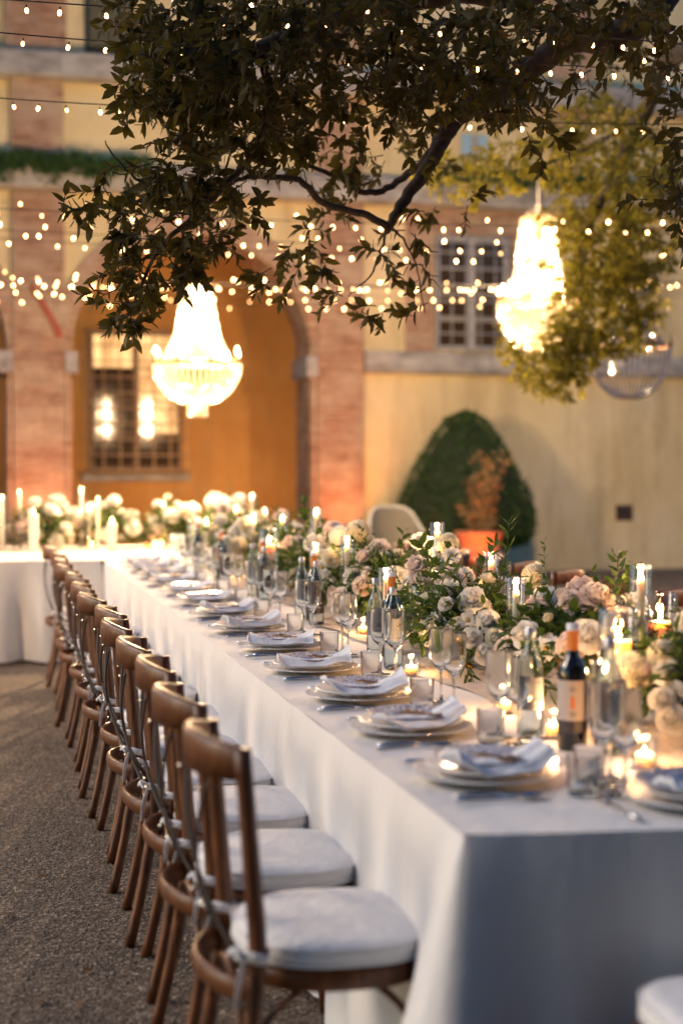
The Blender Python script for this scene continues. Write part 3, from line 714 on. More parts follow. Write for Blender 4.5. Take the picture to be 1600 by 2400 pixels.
# ================================================================== CHAIRS
def make_chair(label):
    t = thing('crossback_chair', label, 'chair', group='crossback chairs around the long table')
    W_ = .178
    def rail(z): return smoothpath([(.0, -W_, z), (-.05, -W_ * .62, z), (-.078, 0, z), (-.05, W_ * .62, z), (.0, W_, z)], 5)
    mb = MB(); p = rail(.872); n = len(p); prof = [(.011, -.040), (.011, .030), (.006, .044), (-.006, .044), (-.011, .030), (-.011, -.040)]
    V = []
    for i, q in enumerate(p):
        tg = (p[min(i + 1, n - 1)] - p[max(i - 1, 0)]).normalized(); nn = Vector((tg.y, -tg.x, 0)); e = abs(q.y) / W_; zz = .012 * (1 - e * e)
        for a, b in prof: V.append(q + nn * a + Vector((0, 0, b * (1.0 - .25 * e ** 3) + zz)))
    m_ = len(prof); F = [(i * m_ + k, i * m_ + (k + 1) % m_, (i + 1) * m_ + (k + 1) % m_, (i + 1) * m_ + k) for i in range(n - 1) for k in range(m_)]
    F += [tuple(range(m_))[::-1], tuple(range((n - 1) * m_, n * m_))]; mb.add(V, F)
    part('top_rail', mb.mesh('top_rail', 'wood'), t)
    for s in (-1, 1):
        mb = MB(); mb.tube(smoothpath([(-.055, s * .195, 0), (.0, s * .185, .25), (.03, s * .178, .46), (.02, s * .176, .65), (.0, s * .176, .905)], 4), [.016] * 4 + [.019] * 9 + [.018] * 4, 10)
        part('rear_leg', mb.mesh('rear_leg', 'wood'), t)
        mb = MB(); mb.tube([(.40, s * .195, 0), (.375, s * .178, .42)], [.015, .021], 10); part('front_leg', mb.mesh('front_leg', 'wood'), t)
        mb = MB(); mb.tube(smoothpath([(-.062, s * .125, .83), (-.072, s * .065, .73), (-.062, s * .0, .63), (-.035, -s * .075, .54), (.008, -s * .16, .455)], 5), .01, 6, flat=(.005, .0095), upv=(1, 0, 0))
        q = part('back_strap', mb.mesh('back_strap', 'strap'), t)
        for (x, y, z) in ((-.079, s * .118, .82), (-.062, -s * .06, .565)):
            mb = MB(); mb.lathe([(.0005, .004), (.004, .003), (.006, 0)], 8, Matrix.Translation((x, y, z)) @ Matrix.Rotation(-PI / 2, 4, 'Y')); part('screw', mb.mesh('screw', 'steel'), q)
        # bentwood braces
        mb = MB(); mb.tube(smoothpath([(-.01, s * .19, .24), (.06, s * .17, .36), (.21, s * .14, .425), (.33, s * .17, .36), (.385, s * .186, .24)], 5), .0085, 6); part('side_brace', mb.mesh('side_brace', 'wood'), t)
    for x, zt in ((.0, .25), (.385, .25)):
        mb = MB(); mb.tube(smoothpath([(x, -.19, zt), (x, -.13, .37), (x + .0, 0, .43), (x, .13, .37), (x, .19, zt)], 5), .0085, 6); part('cross_brace', mb.mesh('cross_brace', 'wood'), t)
    mb = MB(); mb.tube(smoothpath([(.03, -.19, .415), (-.03, -.13, .42), (-.062, 0, .425), (-.03, .13, .42), (.03, .19, .415)], 5), .02, 8, flat=(.010, .026), upv=(1, 0, 0)); part('lower_rail', mb.mesh('lower_rail', 'wood'), t)
    def outline(k, f=1.0):
        a = 2 * PI * k; c, s = cos(a), sin(a); e = .72
        x = .218 + f * .188 * math.copysign(abs(c) ** e, c); y = f * (.205 + .02 * c) * math.copysign(abs(s) ** e, s); return x, y
    mb = MB(); n = 36; V = [];
    for z, f_ in ((.405, .96), (.41, 1.0), (.442, 1.0), (.448, .97)):
        for k in range(n): x, y = outline(k / n, f_); V.append((x, y, z))
    F = [(i * n + k, i * n + (k + 1) % n, (i + 1) * n + (k + 1) % n, (i + 1) * n + k) for i in range(3) for k in range(n)] + [tuple(range(n))[::-1], tuple(range(3 * n, 4 * n))]
    mb.add(V, F); part('seat', mb.mesh('seat', 'wood'), t)
    def cush(sd):
        mb = MB(); dz = -.012; rings = [(.90, .461), (.985, .466), (1.03, .474), (1.045, .484), (1.045, .495), (1.03, .505), (.985, .513), (.9, .518), (.75, .5215), (.5, .524), (.25, .5255), (.02, .526)]
        V = []
        for f_, z in rings:
            for k in range(n):
                x, y = outline(k / n, f_); V.append((x, y, z + dz + .0022 * sin(23 * x + 17 * y + sd) * (1 if z > .5 else .3) + (.003 * sin(9 * y - 7 * x + sd * 2) if z > .51 else 0)))
        F = [(i * n + k, i * n + (k + 1) % n, (i + 1) * n + (k + 1) % n, (i + 1) * n + k) for i in range(len(rings) - 1) for k in range(n)] + [tuple(range(n))[::-1], tuple(range((len(rings) - 1) * n, len(rings) * n))]
        mb.add(V, F); return mb.mesh('cushion', 'cushion')
    cu = part('cushion', cush(1), t)
    mb = MB(); 
    for f_, z in ((1.043, .4945), (1.043, .461)): mb.tube([Vector((*outline(k / n, f_), z)) for k in range(n + 1)], .0028, 5, cap=False)
    part('piping', mb.mesh('piping', 'cushion'), cu)
    for s in (-1, 1):       # ties round the rear legs
        mb = MB(); lx, ly = .03, s * .179
        mb.tube([(lx + .024 * cos(a), ly + .024 * sin(a), .487 + .004 * sin(2 * a)) for a in [i * PI / 6 for i in range(13)]], .006, 6, cap=False, flat=(.011, .003))
        mb.tube(smoothpath([(lx - .02, ly, .487), (lx - .045, ly + .012, .50), (lx - .055, ly + .03, .485)], 4), .003, 5, flat=(.006, .0025))
        mb.tube(smoothpath([(lx - .022, ly, .487), (lx - .05, ly - .02, .505), (lx - .04, ly - .035, .49)], 4), .003, 5, flat=(.006, .0025))
        mb.tube(smoothpath([(lx - .022, ly, .487), (lx - .04, ly - .01, .44), (lx - .043, ly + .004, .38 if s < 0 else .42)], 4), .004, 5, flat=(.008, .002))
        part('tie', mb.mesh('tie', 'cushion'), cu)
    return t
ys = [3.10, 3.67, 4.25, 4.74, 5.32, 5.86, 6.45, 7.05, 7.68, 8.32, 8.9, 9.55, 10.25]
def nth(i, n=13): return ORD[i]
c0 = make_chair('nearest crossback chair with white cushion on the left side of the table')
c0.location = (.500, ys[0], 0); c0.rotation_euler = (0, 0, R.uniform(-.03, .03))
for i, y in enumerate(ys[1:], 1):
    dup(c0, (.508 + R.uniform(-.02, .02), y + R.uniform(-.015, .015), 0), R.uniform(-.09, .09), f'crossback chair on the left side of the table, {ORD[i]} from the near end')
ysr = [3.5, 4.12, 4.75, 5.4, 6.02, 6.65, 7.3, 7.95, 8.6, 9.2, 9.8, 10.4]
for i, y in enumerate(ysr):
    dup(c0, (2.99 + R.uniform(-.012, .012), y, 0), PI + R.uniform(-.06, .06), f'crossback chair on the right side of the table, {ORD[i]} from the near end')
dup(c0, (1.37, 2.18, 0), PI / 2 - .02, 'crossback chair at the short near end of the table, only its cushion in view')

# ================================================================== PLACE SETTINGS
def L(profile, name, m, n=32, cap=False): return MB().lathe(profile, n, cap=cap).mesh(name, m)
ME = {}
ME['charger'] = L([(.001, .006), (.09, .006), (.105, .009), (.16, .017), (.166, .018), (.166, .021), (.16, .0205), (.105, .013), (.09, .011), (.001, .011)], 'charger_plate', 'charger', 48)
ME['dinner'] = L([(.001, .0), (.075, .0), (.085, .003), (.135, .018), (.138, .0205), (.134, .0215), (.085, .008), (.07, .0055), (.001, .0055)], 'dinner_plate', 'porcelain', 48)
ME['salad'] = L([(.001, .0), (.06, .0), (.07, .003), (.116, .022), (.118, .024), (.115, .0245), (.07, .007), (.001, .0045)], 'patterned_plate', 'pattern', 40)
ME['stem_glass'] = L([(.001, .001), (.034, .0015), (.034, .003), (.012, .006), (.0045, .012), (.0038, .03), (.0038, .085), (.006, .098), (.016, .106), (.027, .118), (.033, .135), (.0355, .16), (.0355, .2235), (.0353, .2248), (.0347, .2248), (.0345, .2235), (.0345, .16), (.032, .137), (.026, .121), (.014, .110), (.001, .108)], 'wine_glass', 'crystal_glass', 28)
ME['tumbler'] = L([(.001, .0), (.029, .0), (.0315, .0008), (.0325, .003), (.0327, .006), (.0364, .0865), (.0363, .0878), (.0357, .0878), (.0354, .0865), (.0317, .012), (.0312, .009), (.029, .008), (.001, .0078)], 'tumbler', 'crystal_glass', 28)
def napkin_mesh(sd):
    r = random.Random(sd); h1, h2 = r.uniform(.018, .042), r.uniform(.026, .052); sk = r.uniform(-.035, .035)
    mb = MB(); NU, NV = 26, 10
    def fn(u, v, off=0):
        x = -.135 + .275 * u; y = -.112 + .098 * v + sk * (u - .5)
        z = .004 + off
        z += h1 * max(0, 1 - u / .3) ** 1.3 * (1 - .3 * v) + h2 * max(0, (u - .5) / .5) ** 1.5 * (.45 + .55 * v)
        x *= 1 - .10 * (abs(u - .5) * 2) ** 3
        y += .05 * max(0, (u - .6)) * 1.3 + .03 * max(0, .25 - u)
        z += .004 * sin(u * 14 + v * 3 + sd) * (1 - v * .3) + .003 * sin(v * 11 + sd)
        z += .004 * (1 - (2 * v - 1) ** 4) - .012 * max(0, .22 - v) / .22 + .003 * sin(7 * u + 5 * v + sd)
        return (x, y, z)
    mb.grid(lambda u, v: fn(u, v, .0), NU, NV); o = len(mb.v); mb.grid(lambda u, v: (lambda q: (q[0] + .004, q[1] + .006 * (v - .4), q[2]))(fn(u, v, .007)), NU, NV)
    w = NU + 1
    for i in range(NU): mb.f.append((i, o + i, o + i + 1, i + 1)); a = NV * w; mb.f.append((a + i + 1, a + o + i + 1, a + o + i, a + i))
    for j in range(NV): mb.f.append((j * w, (j + 1) * w, o + (j + 1) * w, o + j * w)); a = NU; mb.f.append((a + (j + 1) * w, a + j * w, a + o + j * w, a + o + (j + 1) * w))
    return mb.mesh('napkin', 'napkin')
NAP = [napkin_mesh(k) for k in range(14)]
def name_mesh(sd):
    r = random.Random(sd * 7 + 1); mb = MB(); pts = []; x = -.045
    n = r.choice((4, 5, 5, 6))
    pts.append((-.05, .0)); 
    for k in range(n):
        w = .095 / n; hh = r.choice((.013, .016, .028 if k == 0 else .014, .024)); pts += [(x + w * .15, -.006), (x + w * .4, hh), (x + w * .72, hh * .55), (x + w * .6, -.008), (x + w, -.002)]; x += w
    P = smoothpath([(a, b, 0) for a, b in pts], 3)
    mb.tube(P, .003, 6, flat=(.0021, .0032), upv=(0, 0, 1)); 
    mb.tube([(-.047, -.007, -.0005), (.05, -.007, -.0005)], .002, 6, flat=(.0014, .0022)); mb.v = [(a * 1.25, b * 1.25, c) for a, b, c in mb.v]; return mb.mesh('name_cutout', 'plywood')
NAM = [name_mesh(k) for k in range(14)]
def knife_mesh():
    mb = MB(); mb.tube([(0, 0, .004), (.02, 0, .006), (.09, 0, .006), (.105, 0, .005)], [.004, .0055, .006, .004], 8)
    mb.add([(.1, -.005, .004), (.1, .006, .004), (.2, .008, .004), (.232, -.002, .004), (.1, -.005, .0062), (.1, .006, .0052), (.2, .008, .0052), (.232, -.002, .0052)], [(3, 2, 1, 0), (4, 5, 6, 7), (0, 1, 5, 4), (1, 2, 6, 5), (2, 3, 7, 6), (3, 0, 4, 7)]); return mb.mesh('knife', 'cutlery')
def spoon_mesh():
    mb = MB(); mb.tube([(0, 0, .005), (.06, 0, .004), (.14, 0, .007)], [.006, .003, .003], 6, flat=None)
    mb.grid(lambda u, v: (.165 + .03 * cos(u * 2 * PI) * v, .02 * sin(u * 2 * PI) * v, .009 - .006 * (1 - v * v)), 16, 4); return mb.mesh('spoon', 'cutlery')
def fork_mesh():
    mb = MB(); mb.tube([(0, 0, .005), (.06, 0, .004), (.14, 0, .009)], [.006, .003, .0035], 6)
    for k in range(4):
        y = (k - 1.5) * .006; mb.tube([(.14, y * .4, .009), (.16, y, .006), (.205, y, .009)], [.003, .0022, .001], 5)
    return mb.mesh('fork', 'cutlery')
ME['knife'], ME['spoon'], ME['fork'] = knife_mesh(), spoon_mesh(), fork_mesh()
py_ = [3.2, 3.8, 4.4, 5.01, 5.66, 6.29, 6.94, 7.62, 8.25, 8.9, 9.5, 10.1, 10.7]
TT = TZ + .003
def setting(px, py, rz, i, where, nm):
    """local frame: the guest sits at -x and looks towards +x"""
    m = Matrix.Translation((px, py, TT)) @ Matrix.Rotation(rz, 4, 'Z')
    def put(name, me, label, cat, x, y, z=0, a=0, g=None, tilt=None):
        p = m @ Vector((x, y, z)); o = thing(name, label, cat, p, rz + a, g, me)
        if tilt: o.rotation_euler = (tilt[0], tilt[1], rz + a)
        return o
    j = lambda: R.uniform(-.012, .012)
    put('charger_plate', ME['charger'], f'beaded clear and silver charger plate at {where}', 'charger plate', 0, 0, g='beaded charger plates')
    put('dinner_plate', ME['dinner'], f'plain white dinner plate on the charger at {where}', 'plate', .004, 0, .014, g='white dinner plates')
    put('patterned_plate', ME['salad'], f'blue patterned plate under the napkin at {where}', 'plate', .006, .020, .0265, R.uniform(0, 6), g='blue patterned plates')
    put('napkin', NAP[i % 14], f'white folded napkin with upturned ends at {where}', 'napkin', 0, -.004, .032, R.uniform(-.2, .2) + (-rz if nm == 'end' else 0), g='folded white napkins')
    put('name_cutout', NAM[i % 14], f'wooden cut-out name on the napkin at {where}', 'name tag', .02 + j(), -.03, .052, -.9 + R.uniform(-.25, .25), g='wooden cut-out names', tilt=(.12, 0))
    put('knife', ME['knife'], f'steel knife right of the plate at {where}', 'knife', -.135 + j(), -.195, 0, j() * 3, g='steel knives')
    put('spoon', ME['spoon'], f'steel spoon outside the knife at {where}', 'spoon', -.15 + j(), -.228, 0, j() * 3, g='steel spoons')
    put('fork', ME['fork'], f'steel fork left of the plate at {where}', 'fork', -.135 + j(), .2, 0, j() * 3, g='steel forks')
    if nm != 'end':
        put('wine_glass', ME['stem_glass'], f'stemmed wine glass farther from the flowers at {where}', 'wine glass', .215 + j(), -.14 + j(), g='stemmed wine glasses')
        put('wine_glass', ME['stem_glass'], f'stemmed wine glass closer to the flowers at {where}', 'wine glass', .235 + j(), -.24 + j(), g='stemmed wine glasses')
        put('tumbler', ME['tumbler'], f'clear water tumbler at {where}', 'tumbler', .155 + j(), -.215 + j(), g='clear tumblers')
for i, y in enumerate(py_):
    setting(1.115 + R.uniform(-.01, .01), y + R.uniform(-.015, .015), R.uniform(-.08, .08), i, 'the nearest left place' if i == 0 else f'the {ORD[i]} left place from the near end', 'l')
setting(1.47, 2.86, PI / 2, 13, 'the place on the short end', 'end')
q = thing('wine_glass', 'stemmed wine glass beyond the plate on the short end', 'wine glass', (1.38, 3.12, TT), me=ME['stem_glass'], group='stemmed wine glasses')
q = thing('tumbler', 'clear tumbler beyond the plate on the short end', 'tumbler', (1.30, 3.05, TT), me=ME['tumbler'], group='clear tumblers')
for i, y in enumerate(ysr[:10]):
    for k, (dx, dy) in enumerate(((2.24, .12), (2.22, .22))):
        thing('wine_glass', f'{"nearer" if k == 0 else "farther"} stemmed glass behind the flowers before the {ORD[i]} right chair', 'wine glass', (dx + R.uniform(-.02, .02), y + dy, TT), me=ME['stem_glass'], group='stemmed wine glasses')
    thing('dinner_plate', f'white dinner plate before the {ORD[i]} right chair', 'plate', (2.40, y, TT + .014), me=ME['dinner'], group='white dinner plates')
    thing('charger_plate', f'beaded charger plate before the {ORD[i]} right chair', 'charger plate', (2.40, y, TT), me=ME['charger'], group='beaded charger plates')
cdm = MB(); cdm.box(-.05, .05, -.035, .035, 0, .001); thing('menu_card', 'small pale card lying beside the near glasses', 'card', (1.335, 3.33, TT), .1, me=cdm.mesh('menu_card', 'porcelain', False))

# ================================================================== BOTTLES
def label_patch(r, z0, z1, a0, a1, n=12):
    mb = MB(); mb.grid(lambda u, v: (r * cos(a0 + (a1 - a0) * u), r * sin(a0 + (a1 - a0) * u), z0 + (z1 - z0) * v), n, 1); return mb
def make_wine():
    t = thing('wine_bottle', '', 'wine bottle', group='red wine bottles with orange capsules')
    part('glass_body', L([(.001, .0), (.034, .0), (.037, .004), (.037, .19), (.034, .206), (.025, .222), (.0165, .236), (.0145, .25), (.0140, .262)], 'glass_body', 'wine', 28), t)
    part('capsule', L([(.0146, .235), (.0149, .25), (.0146, .298), (.0152, .300), (.0152, .312), (.001, .3125)], 'capsule', 'capsule', 20), t)
    part('capsule_top', L([(.0156, .297), (.0156, .3135), (.001, .314)], 'capsule_top', 'porcelain', 20), t)
    lb = part('label', label_patch(.0374, .075, .175, 0, 2 * PI, 30).mesh('label', 'lab_beige'), t)
    part('label_foot', label_patch(.0376, .045, .0745, 0, 2 * PI, 30).mesh('label_foot', 'lab_dark'), t)
    for k in range(3):
        a = -PI / 2 - .35 + k * 2.1
        mb = label_patch(.0377, .105, .135, a - .16, a + .1, 4); part('orange_mark', mb.mesh('orange_mark', 'lab_orange'), lb)
        for z, w in ((.150, .35), (.157, .25), (.088, .3), (.094, .4)): part('printed_line', label_patch(.0377, z, z + .0022, a - w / 1.6, a + w / 1.6, 6).mesh('printed_line', 'print'), lb)
    return t
def make_water(dark=False):
    t = thing('water_bottle', '', 'water bottle', group='clear water bottles with silver caps')
    part('glass_body', L([(.001, .002), (.03, .0), (.0332, .0012), (.034, .004), (.034, .008), (.034, .170), (.0338, .178), (.032, .19), (.022, .214), (.0145, .232), (.0125, .25), (.0125, .270), (.0124, .2718), (.0118, .2718), (.0117, .27), (.0115, .25), (.0135, .232), (.021, .212), (.0305, .188), (.0325, .174), (.0325, .012), (.031, .009), (.028, .008), (.001, .008)], 'glass_body', 'bottle_clear', 28), t)
    part('cap', L([(.0135, .258), (.0138, .262), (.0138, .282), (.012, .284), (.001, .2845)], 'cap', 'cap', 20), t)
    lb = part('label', label_patch(.0345, .07 if not dark else .055, .155, -PI * .95, PI * .25, 20).mesh('label', 'lab_grey' if not dark else 'lab_dark'), t)
    for z, w in ((.142, .3), (.10, .5), (.095, .4), (.08, .45)): part('printed_line', label_patch(.0348, z, z + .0022, -PI * .4 - w, -PI * .4 + w, 6).mesh('printed_line', 'porcelain' if dark else 'print'), lb)
    return t
def lab(o, s): o['label'] = s
w0 = make_wine(); a0 = make_water(); b0 = make_water(True)
w0.location = (1.436, 3.478, TT); lab(w0, 'red wine bottle with orange capsule nearest to the camera')
a0.location = (1.40, 3.68, TT); lab(a0, 'clear water bottle with grey label nearest, behind the near glasses')
b0.location = (1.50, 3.40, TT); lab(b0, 'clear water bottle with dark label standing in front of the nearest pillar candle')
sets = [(5.33, 'second'), (6.66, 'third'), (7.9, 'fourth'), (9.2, 'fifth'), (10.4, 'sixth')]
for y, n_ in sets:
    dup(w0, (1.475 + R.uniform(-.02, .02), y, TT), R.uniform(0, 6), f'red wine bottle with orange capsule, {n_} from the near end')
    dup(a0, (1.445 + R.uniform(-.015, .015), y + .11, TT), R.uniform(-.3, .3), f'clear grey labelled water bottle just behind the {n_} wine bottle')
    dup(b0 if n_ != 'second' else a0, (1.40 if n_ == 'second' else 1.45, y - .32 if n_ == 'second' else y - .2, TT), R.uniform(-.3, .3), f'clear water bottle just in front of the {n_} wine bottle')

# ================================================================== CANDLES
def flame_mesh(h=.030, r=.0062):
    return L([(.0005, 0), (r * .7, h * .08), (r, h * .22), (r * .85, h * .42), (r * .5, h * .68), (r * .18, h * .9), (.0003, h)], 'flame', 'flame', 10)
FLM = flame_mesh(.036, .0072); FLB = flame_mesh(.042, .009); FLS = flame_mesh(.014, .0036)
WICK = MB().tube([(0, 0, -.004), (.001, 0, .006), (.002, 0, .011)], .0009, 5).mesh('wick', 'wick')
def lamp(p, w, name='candle_light'):
    d = bpy.data.lights.new(name, 'POINT'); d.energy = w; d.color = (1, .50, .19); d.shadow_soft_size = .012
    o = bpy.data.objects.new(name, d); COL.objects.link(o); o.location = p
def tubeglass(r, h): return L([(.001, .0), (r * .95, .0), (r, .003), (r, h - .002), (r - .0008, h), (r - .0022, h - .002), (r - .0022, .006), (.001, .006)], 'glass_cylinder', 'glass', 30)
GL = {}
def gm(r, h):
    k = (round(r, 3), round(h, 2))
    if k not in GL: GL[k] = tubeglass(*k)
    return GL[k]
CANDN = {'t': 0, 'p': 0, 'v': 0}
def candle(p, kind, where, glass=True, lit=1.0):
    """p = flame base; kind t taper, p pillar, v votive"""
    z = p.z; x, y = p.x, p.y
    r = {'t': .0115, 'p': .036, 'v': .02}[kind]
    nm = {'t': 'taper_candle', 'p': 'pillar_candle', 'v': 'votive_candle'}[kind]
    if kind == 'v': z = TT + .034
    h = max(.03, z - TT - .008)
    adj = {'t': 'white taper candle', 'p': 'thick white pillar candle', 'v': 'small round tealight candle'}[kind]
    t = thing(nm, f'lit {adj} {where}', 'candle', (x, y, z - h), group={'t': 'lit taper candles', 'p': 'lit pillar candles', 'v': 'lit tealights in small glasses'}[kind])
    zw = h - .0
    pr = [(.001, 0), (r, 0), (r, zw - .004), (r * .93, zw), (r * .6, zw - .0015 if kind == 't' else zw - .006), (.001, zw - (.002 if kind == 't' else .008))]
    part('wax', L(pr, 'wax', 'wax', 18), t)
    part('wick', WICK, t, loc=(0, 0, zw - (.0 if kind == 't' else .004)))
    part('flame', {'t': FLM, 'p': FLB, 'v': FLS}[kind], t, loc=(0, 0, zw + (.005 if kind != 'v' else .002)), rot=(0, 0, R.uniform(0, 6)))
    lamp((x, y, z + .02), FL_W * lit * {'t': 1.0, 'p': 1.3, 'v': .45}[kind])
    if glass:
        if kind == 't': gr, gh = .033, z - TT + .045
        elif kind == 'p': gr, gh = .055, z - TT + .09
        else: gr, gh = .031, .066
        gn = {'t': 'tall narrow', 'p': 'wide', 'v': 'small'}[kind]
        thing('hurricane_glass' if kind != 'v' else 'votive_glass', f'clear glass around the candle {where}', 'candle holder', (x, y, TT), me=gm(gr, gh), group=f'{gn} candle glasses')
# (px,py in the photograph's pixels, X or Y)
NEAR = [((1500, 1358), dict(Y=4.15), 't', 'tallest near the right frame edge'),
 ((1208, 1388), dict(Y=4.75), 't', 'beside the white dahlia and dusty rose'),
 ((1448, 1500), dict(Y=3.75), 'p', 'behind the nearest wine bottle'),
 ((1545, 1455), dict(Y=4.3), 'p', 'in the wide glass at the right edge'),
 ((1412, 1585), dict(Y=3.55), 't', 'seen through the neck of the near water bottle'),
 ((1007, 1283), dict(Y=6.0), 't', 'behind the pillar candle pair, left of two'),
 ((1024, 1248), dict(Y=6.5), 't', 'behind the pillar candle pair, right of two'),
 ((994, 1428), dict(Y=5.5), 'p', 'standing lowest beside the second wine bottle'),
 ((1017, 1366), dict(Y=5.85), 'p', 'standing higher just behind the low pillar candle'),
 ((904, 1355), dict(Y=5.9), 't', 'directly behind the capsule of the second wine bottle'),
 ((1150, 1318), dict(Y=5.7), 't', 'behind the leafy sprig, partly hidden'),
 ((813, 1281), dict(Y=6.75), 't', 'in front of the large white dahlia'),
 ((821, 1246), dict(Y=7.5), 't', 'just left of the large white dahlia bloom'),
 ((740, 1208), dict(Y=7.9), 't', 'alone before the right brick pilaster'),
 ((740, 1292), dict(Y=7.2), 't', 'behind the third wine bottle'),
 ((630, 1276), dict(Y=8.2), 'p', 'in the wide glass left of the third wine bottle'),
 ((650, 1278), dict(Y=8.6), 't', 'right behind the far wide glass'),
 ((661, 1222), dict(Y=9.0), 't', 'far along the table, right of a close pair'),
 ((593, 1222), dict(Y=9.2), 't', 'far along the table above the fourth wine bottle'),
 ((620, 1204), dict(Y=10.2), 't', 'far along the table among cream flowers'),
 ((590, 1170), dict(Y=11.0), 't', 'highest of those at the far corner'),
 ((553, 1198), dict(Y=10.8), 't', 'at the far corner below the highest one'),
 ((523, 1187), dict(Y=11.8), 't', 'at the far corner where the tables meet'),
 ((483, 1229), dict(Y=10.9), 't', 'at the far corner, low in front of the flowers')]
WINGC = [((451, 1187), 12.6, 't', 'right end of the cross table'), ((383, 1186), 12.8, 't', 'near the middle of the arch'),
 ((5, 1171), 12.6, 't', 'at the left frame edge'), ((46, 1159), 12.9, 't', 'before the left brick pilaster'), ((79, 1205), 12.3, 'p', 'before the left brick pilaster'),
 ((191, 1154), 12.9, 't', 'left of the arch, farther one'), ((230, 1175), 12.3, 't', 'left of the arch, closer of two'), ((209, 1196), 12.8, 't', 'between two tall ones'),
 ((263, 1225), 12.2, 'p', 'under the arch window')]
for (a, b), kw, kd, wh in NEAR: candle(at(a, b, **kw), kd, wh)
for (a, b), Y, kd, wh in WINGC: candle(at(a, b, Y=Y), kd, 'on the cross table, ' + wh, glass=(kd == 't' and a % 2 == 1))
VOT = [((963, 1585), 'in front of the low pillar candle'), ((851, 1489), 'between the second wine bottle and the far glasses'), ((1297, 1730), 'left of the nearest wine bottle'), ((1509, 1800), 'nearest, behind the end plate'), ((1180, 1672), 'behind the glasses of the second left place')]
for (a, b), wh in VOT: p = at(a, b, Z=TZ); candle(p, 'v', wh)
for k, (a, b) in enumerate([(215, 1290), (362, 1291), (378, 1288), (344, 1283), (560, 1355), (628, 1390)]):
    p = at(a, b, Z=TZ); candle(p, 'v', ['at the cross table edge', 'middle of three where the tables meet', 'right of three where the tables meet', 'left of three where the tables meet', 'beside the fifth wine bottle', 'beside the fourth wine bottle'][k])

# ================================================================== FLOWERS
def petal(mb, ang, r0, length, width, phi0, phi1, mat=None, ruffle=.0, nu=4, nv=4, cup=.35):
    pts = []
    x, z = r0, 0; prof = [(x, z)]
    for j in range(nv):
        ph = phi0 + (phi1 - phi0) * (j + .5) / nv; x += length / nv * sin(ph); z += length / nv * cos(ph); prof.append((x, z))
    ca, sa = cos(ang), sin(ang)
    def fn(u, v):
        j = v * nv; i = min(int(j), nv - 1); f = j - i; x = prof[i][0] * (1 - f) + prof[i + 1][0] * f; z = prof[i][1] * (1 - f) + prof[i + 1][1] * f
        uu = 2 * u - 1; w = width * (.35 + .65 * sin(PI * min(.12 + .62 * v, 1)) ** .8) * uu * .5 * (1 if v < .95 else .85)
        x -= cup * width * .5 * uu * uu * (1 - .3 * v); z += -.10 * length * uu * uu * v + ruffle * sin(uu * 5 + ang * 3) * v * v
        return (x * ca - w * sa, x * sa + w * ca, z)
    mb.grid(fn, nu, nv, mat)
def rose(m, R0=.045, open_=1.0, seed=0, ruffle=.002, layers=7):
    """cupped layers: closed heart, then petals that open and roll back towards the rim"""
    r = random.Random(seed); mb = MB()
    for l in range(layers):
        f = l / (layers - 1); n = 3 + (l + 1) // 2; h = R0 * (1.02 - .22 * f)
        for k in range(n):
            a = 2 * PI * k / n + l * 2.0 + r.uniform(-.2, .2); h2 = h * r.uniform(.92, 1.08)
            p0 = .25 + .95 * f * open_; p1 = -.62 + (1.05 + 1.25 * f) * f * open_ + r.uniform(-.1, .12)
            petal(mb, a, R0 * (.05 + .10 * f), h2 * (1 + .18 * f), R0 * (.75 + .72 * f), p0, p1, ruffle=ruffle * (.3 + f), nu=4, nv=5, cup=.75 - .45 * f)
    mb.lathe([(.0005, -R0 * .12), (R0 * .3, -R0 * .02), (R0 * .36, R0 * .12), (R0 * .22, R0 * .6), (.0005, R0 * .8)], 8)
    return mb.mesh('rose', m)
def dahlia(m, R0=.042, n=150):
    mb = MB()
    for i in range(n):
        z = 1 - 1.75 * (i + .5) / n; th = i * 2.39996; s = math.sqrt(max(0, 1 - z * z)); d = Vector((s * cos(th), s * sin(th), z))
        q = d.to_track_quat('Z', 'X').to_matrix().to_4x4(); M_ = Matrix.Translation(Vector((0, 0, R0 * .75)) + d * R0 * .72) @ q
        w = R0 * (.16 + .12 * (1 - z)); mb.add([(-w * .4, -w * .3, 0), (w * .4, -w * .3, 0), (w * .8, 0, R0 * .22), (0, w * .25, R0 * .34), (-w * .8, 0, R0 * .22), (0, w * .5, R0 * .1)], [(0, 1, 2, 5), (0, 5, 4), (5, 2, 3), (4, 5, 3)], M_)
    mb.lathe([(.0005, R0 * .1), (R0 * .6, R0 * .35), (R0 * .8, R0 * .8), (R0 * .55, R0 * 1.3), (.0005, R0 * 1.5)], 10)
    return mb.mesh('dahlia', m)
def cosmos(m, R0=.032, n=8):
    mb = MB(); mb2 = MB()
    for k in range(n): petal(mb, 2 * PI * k / n, R0 * .1, R0, R0 * .72, 1.1, 1.7, ruffle=.001, cup=.1)
    for k in range(n): petal(mb, 2 * PI * (k + .5) / n, R0 * .1, R0 * .6, R0 * .5, .8, 1.3, ruffle=.001, cup=.1)
    me = mb.mesh('cosmos', m); me.materials.append(MT['yellow_c'])
    n0 = len(me.vertices)
    c = MB(); c.v = list(mb.v); c.f = list(mb.f); nf = len(c.f); c.lathe([(.0005, .006), (R0 * .22, .004), (R0 * .25, 0)], 8)
    me = c.mesh('cosmos', m); me.materials.append(MT['yellow_c'])
    for p in me.polygons:
        if p.index >= nf: p.material_index = 1
    return me
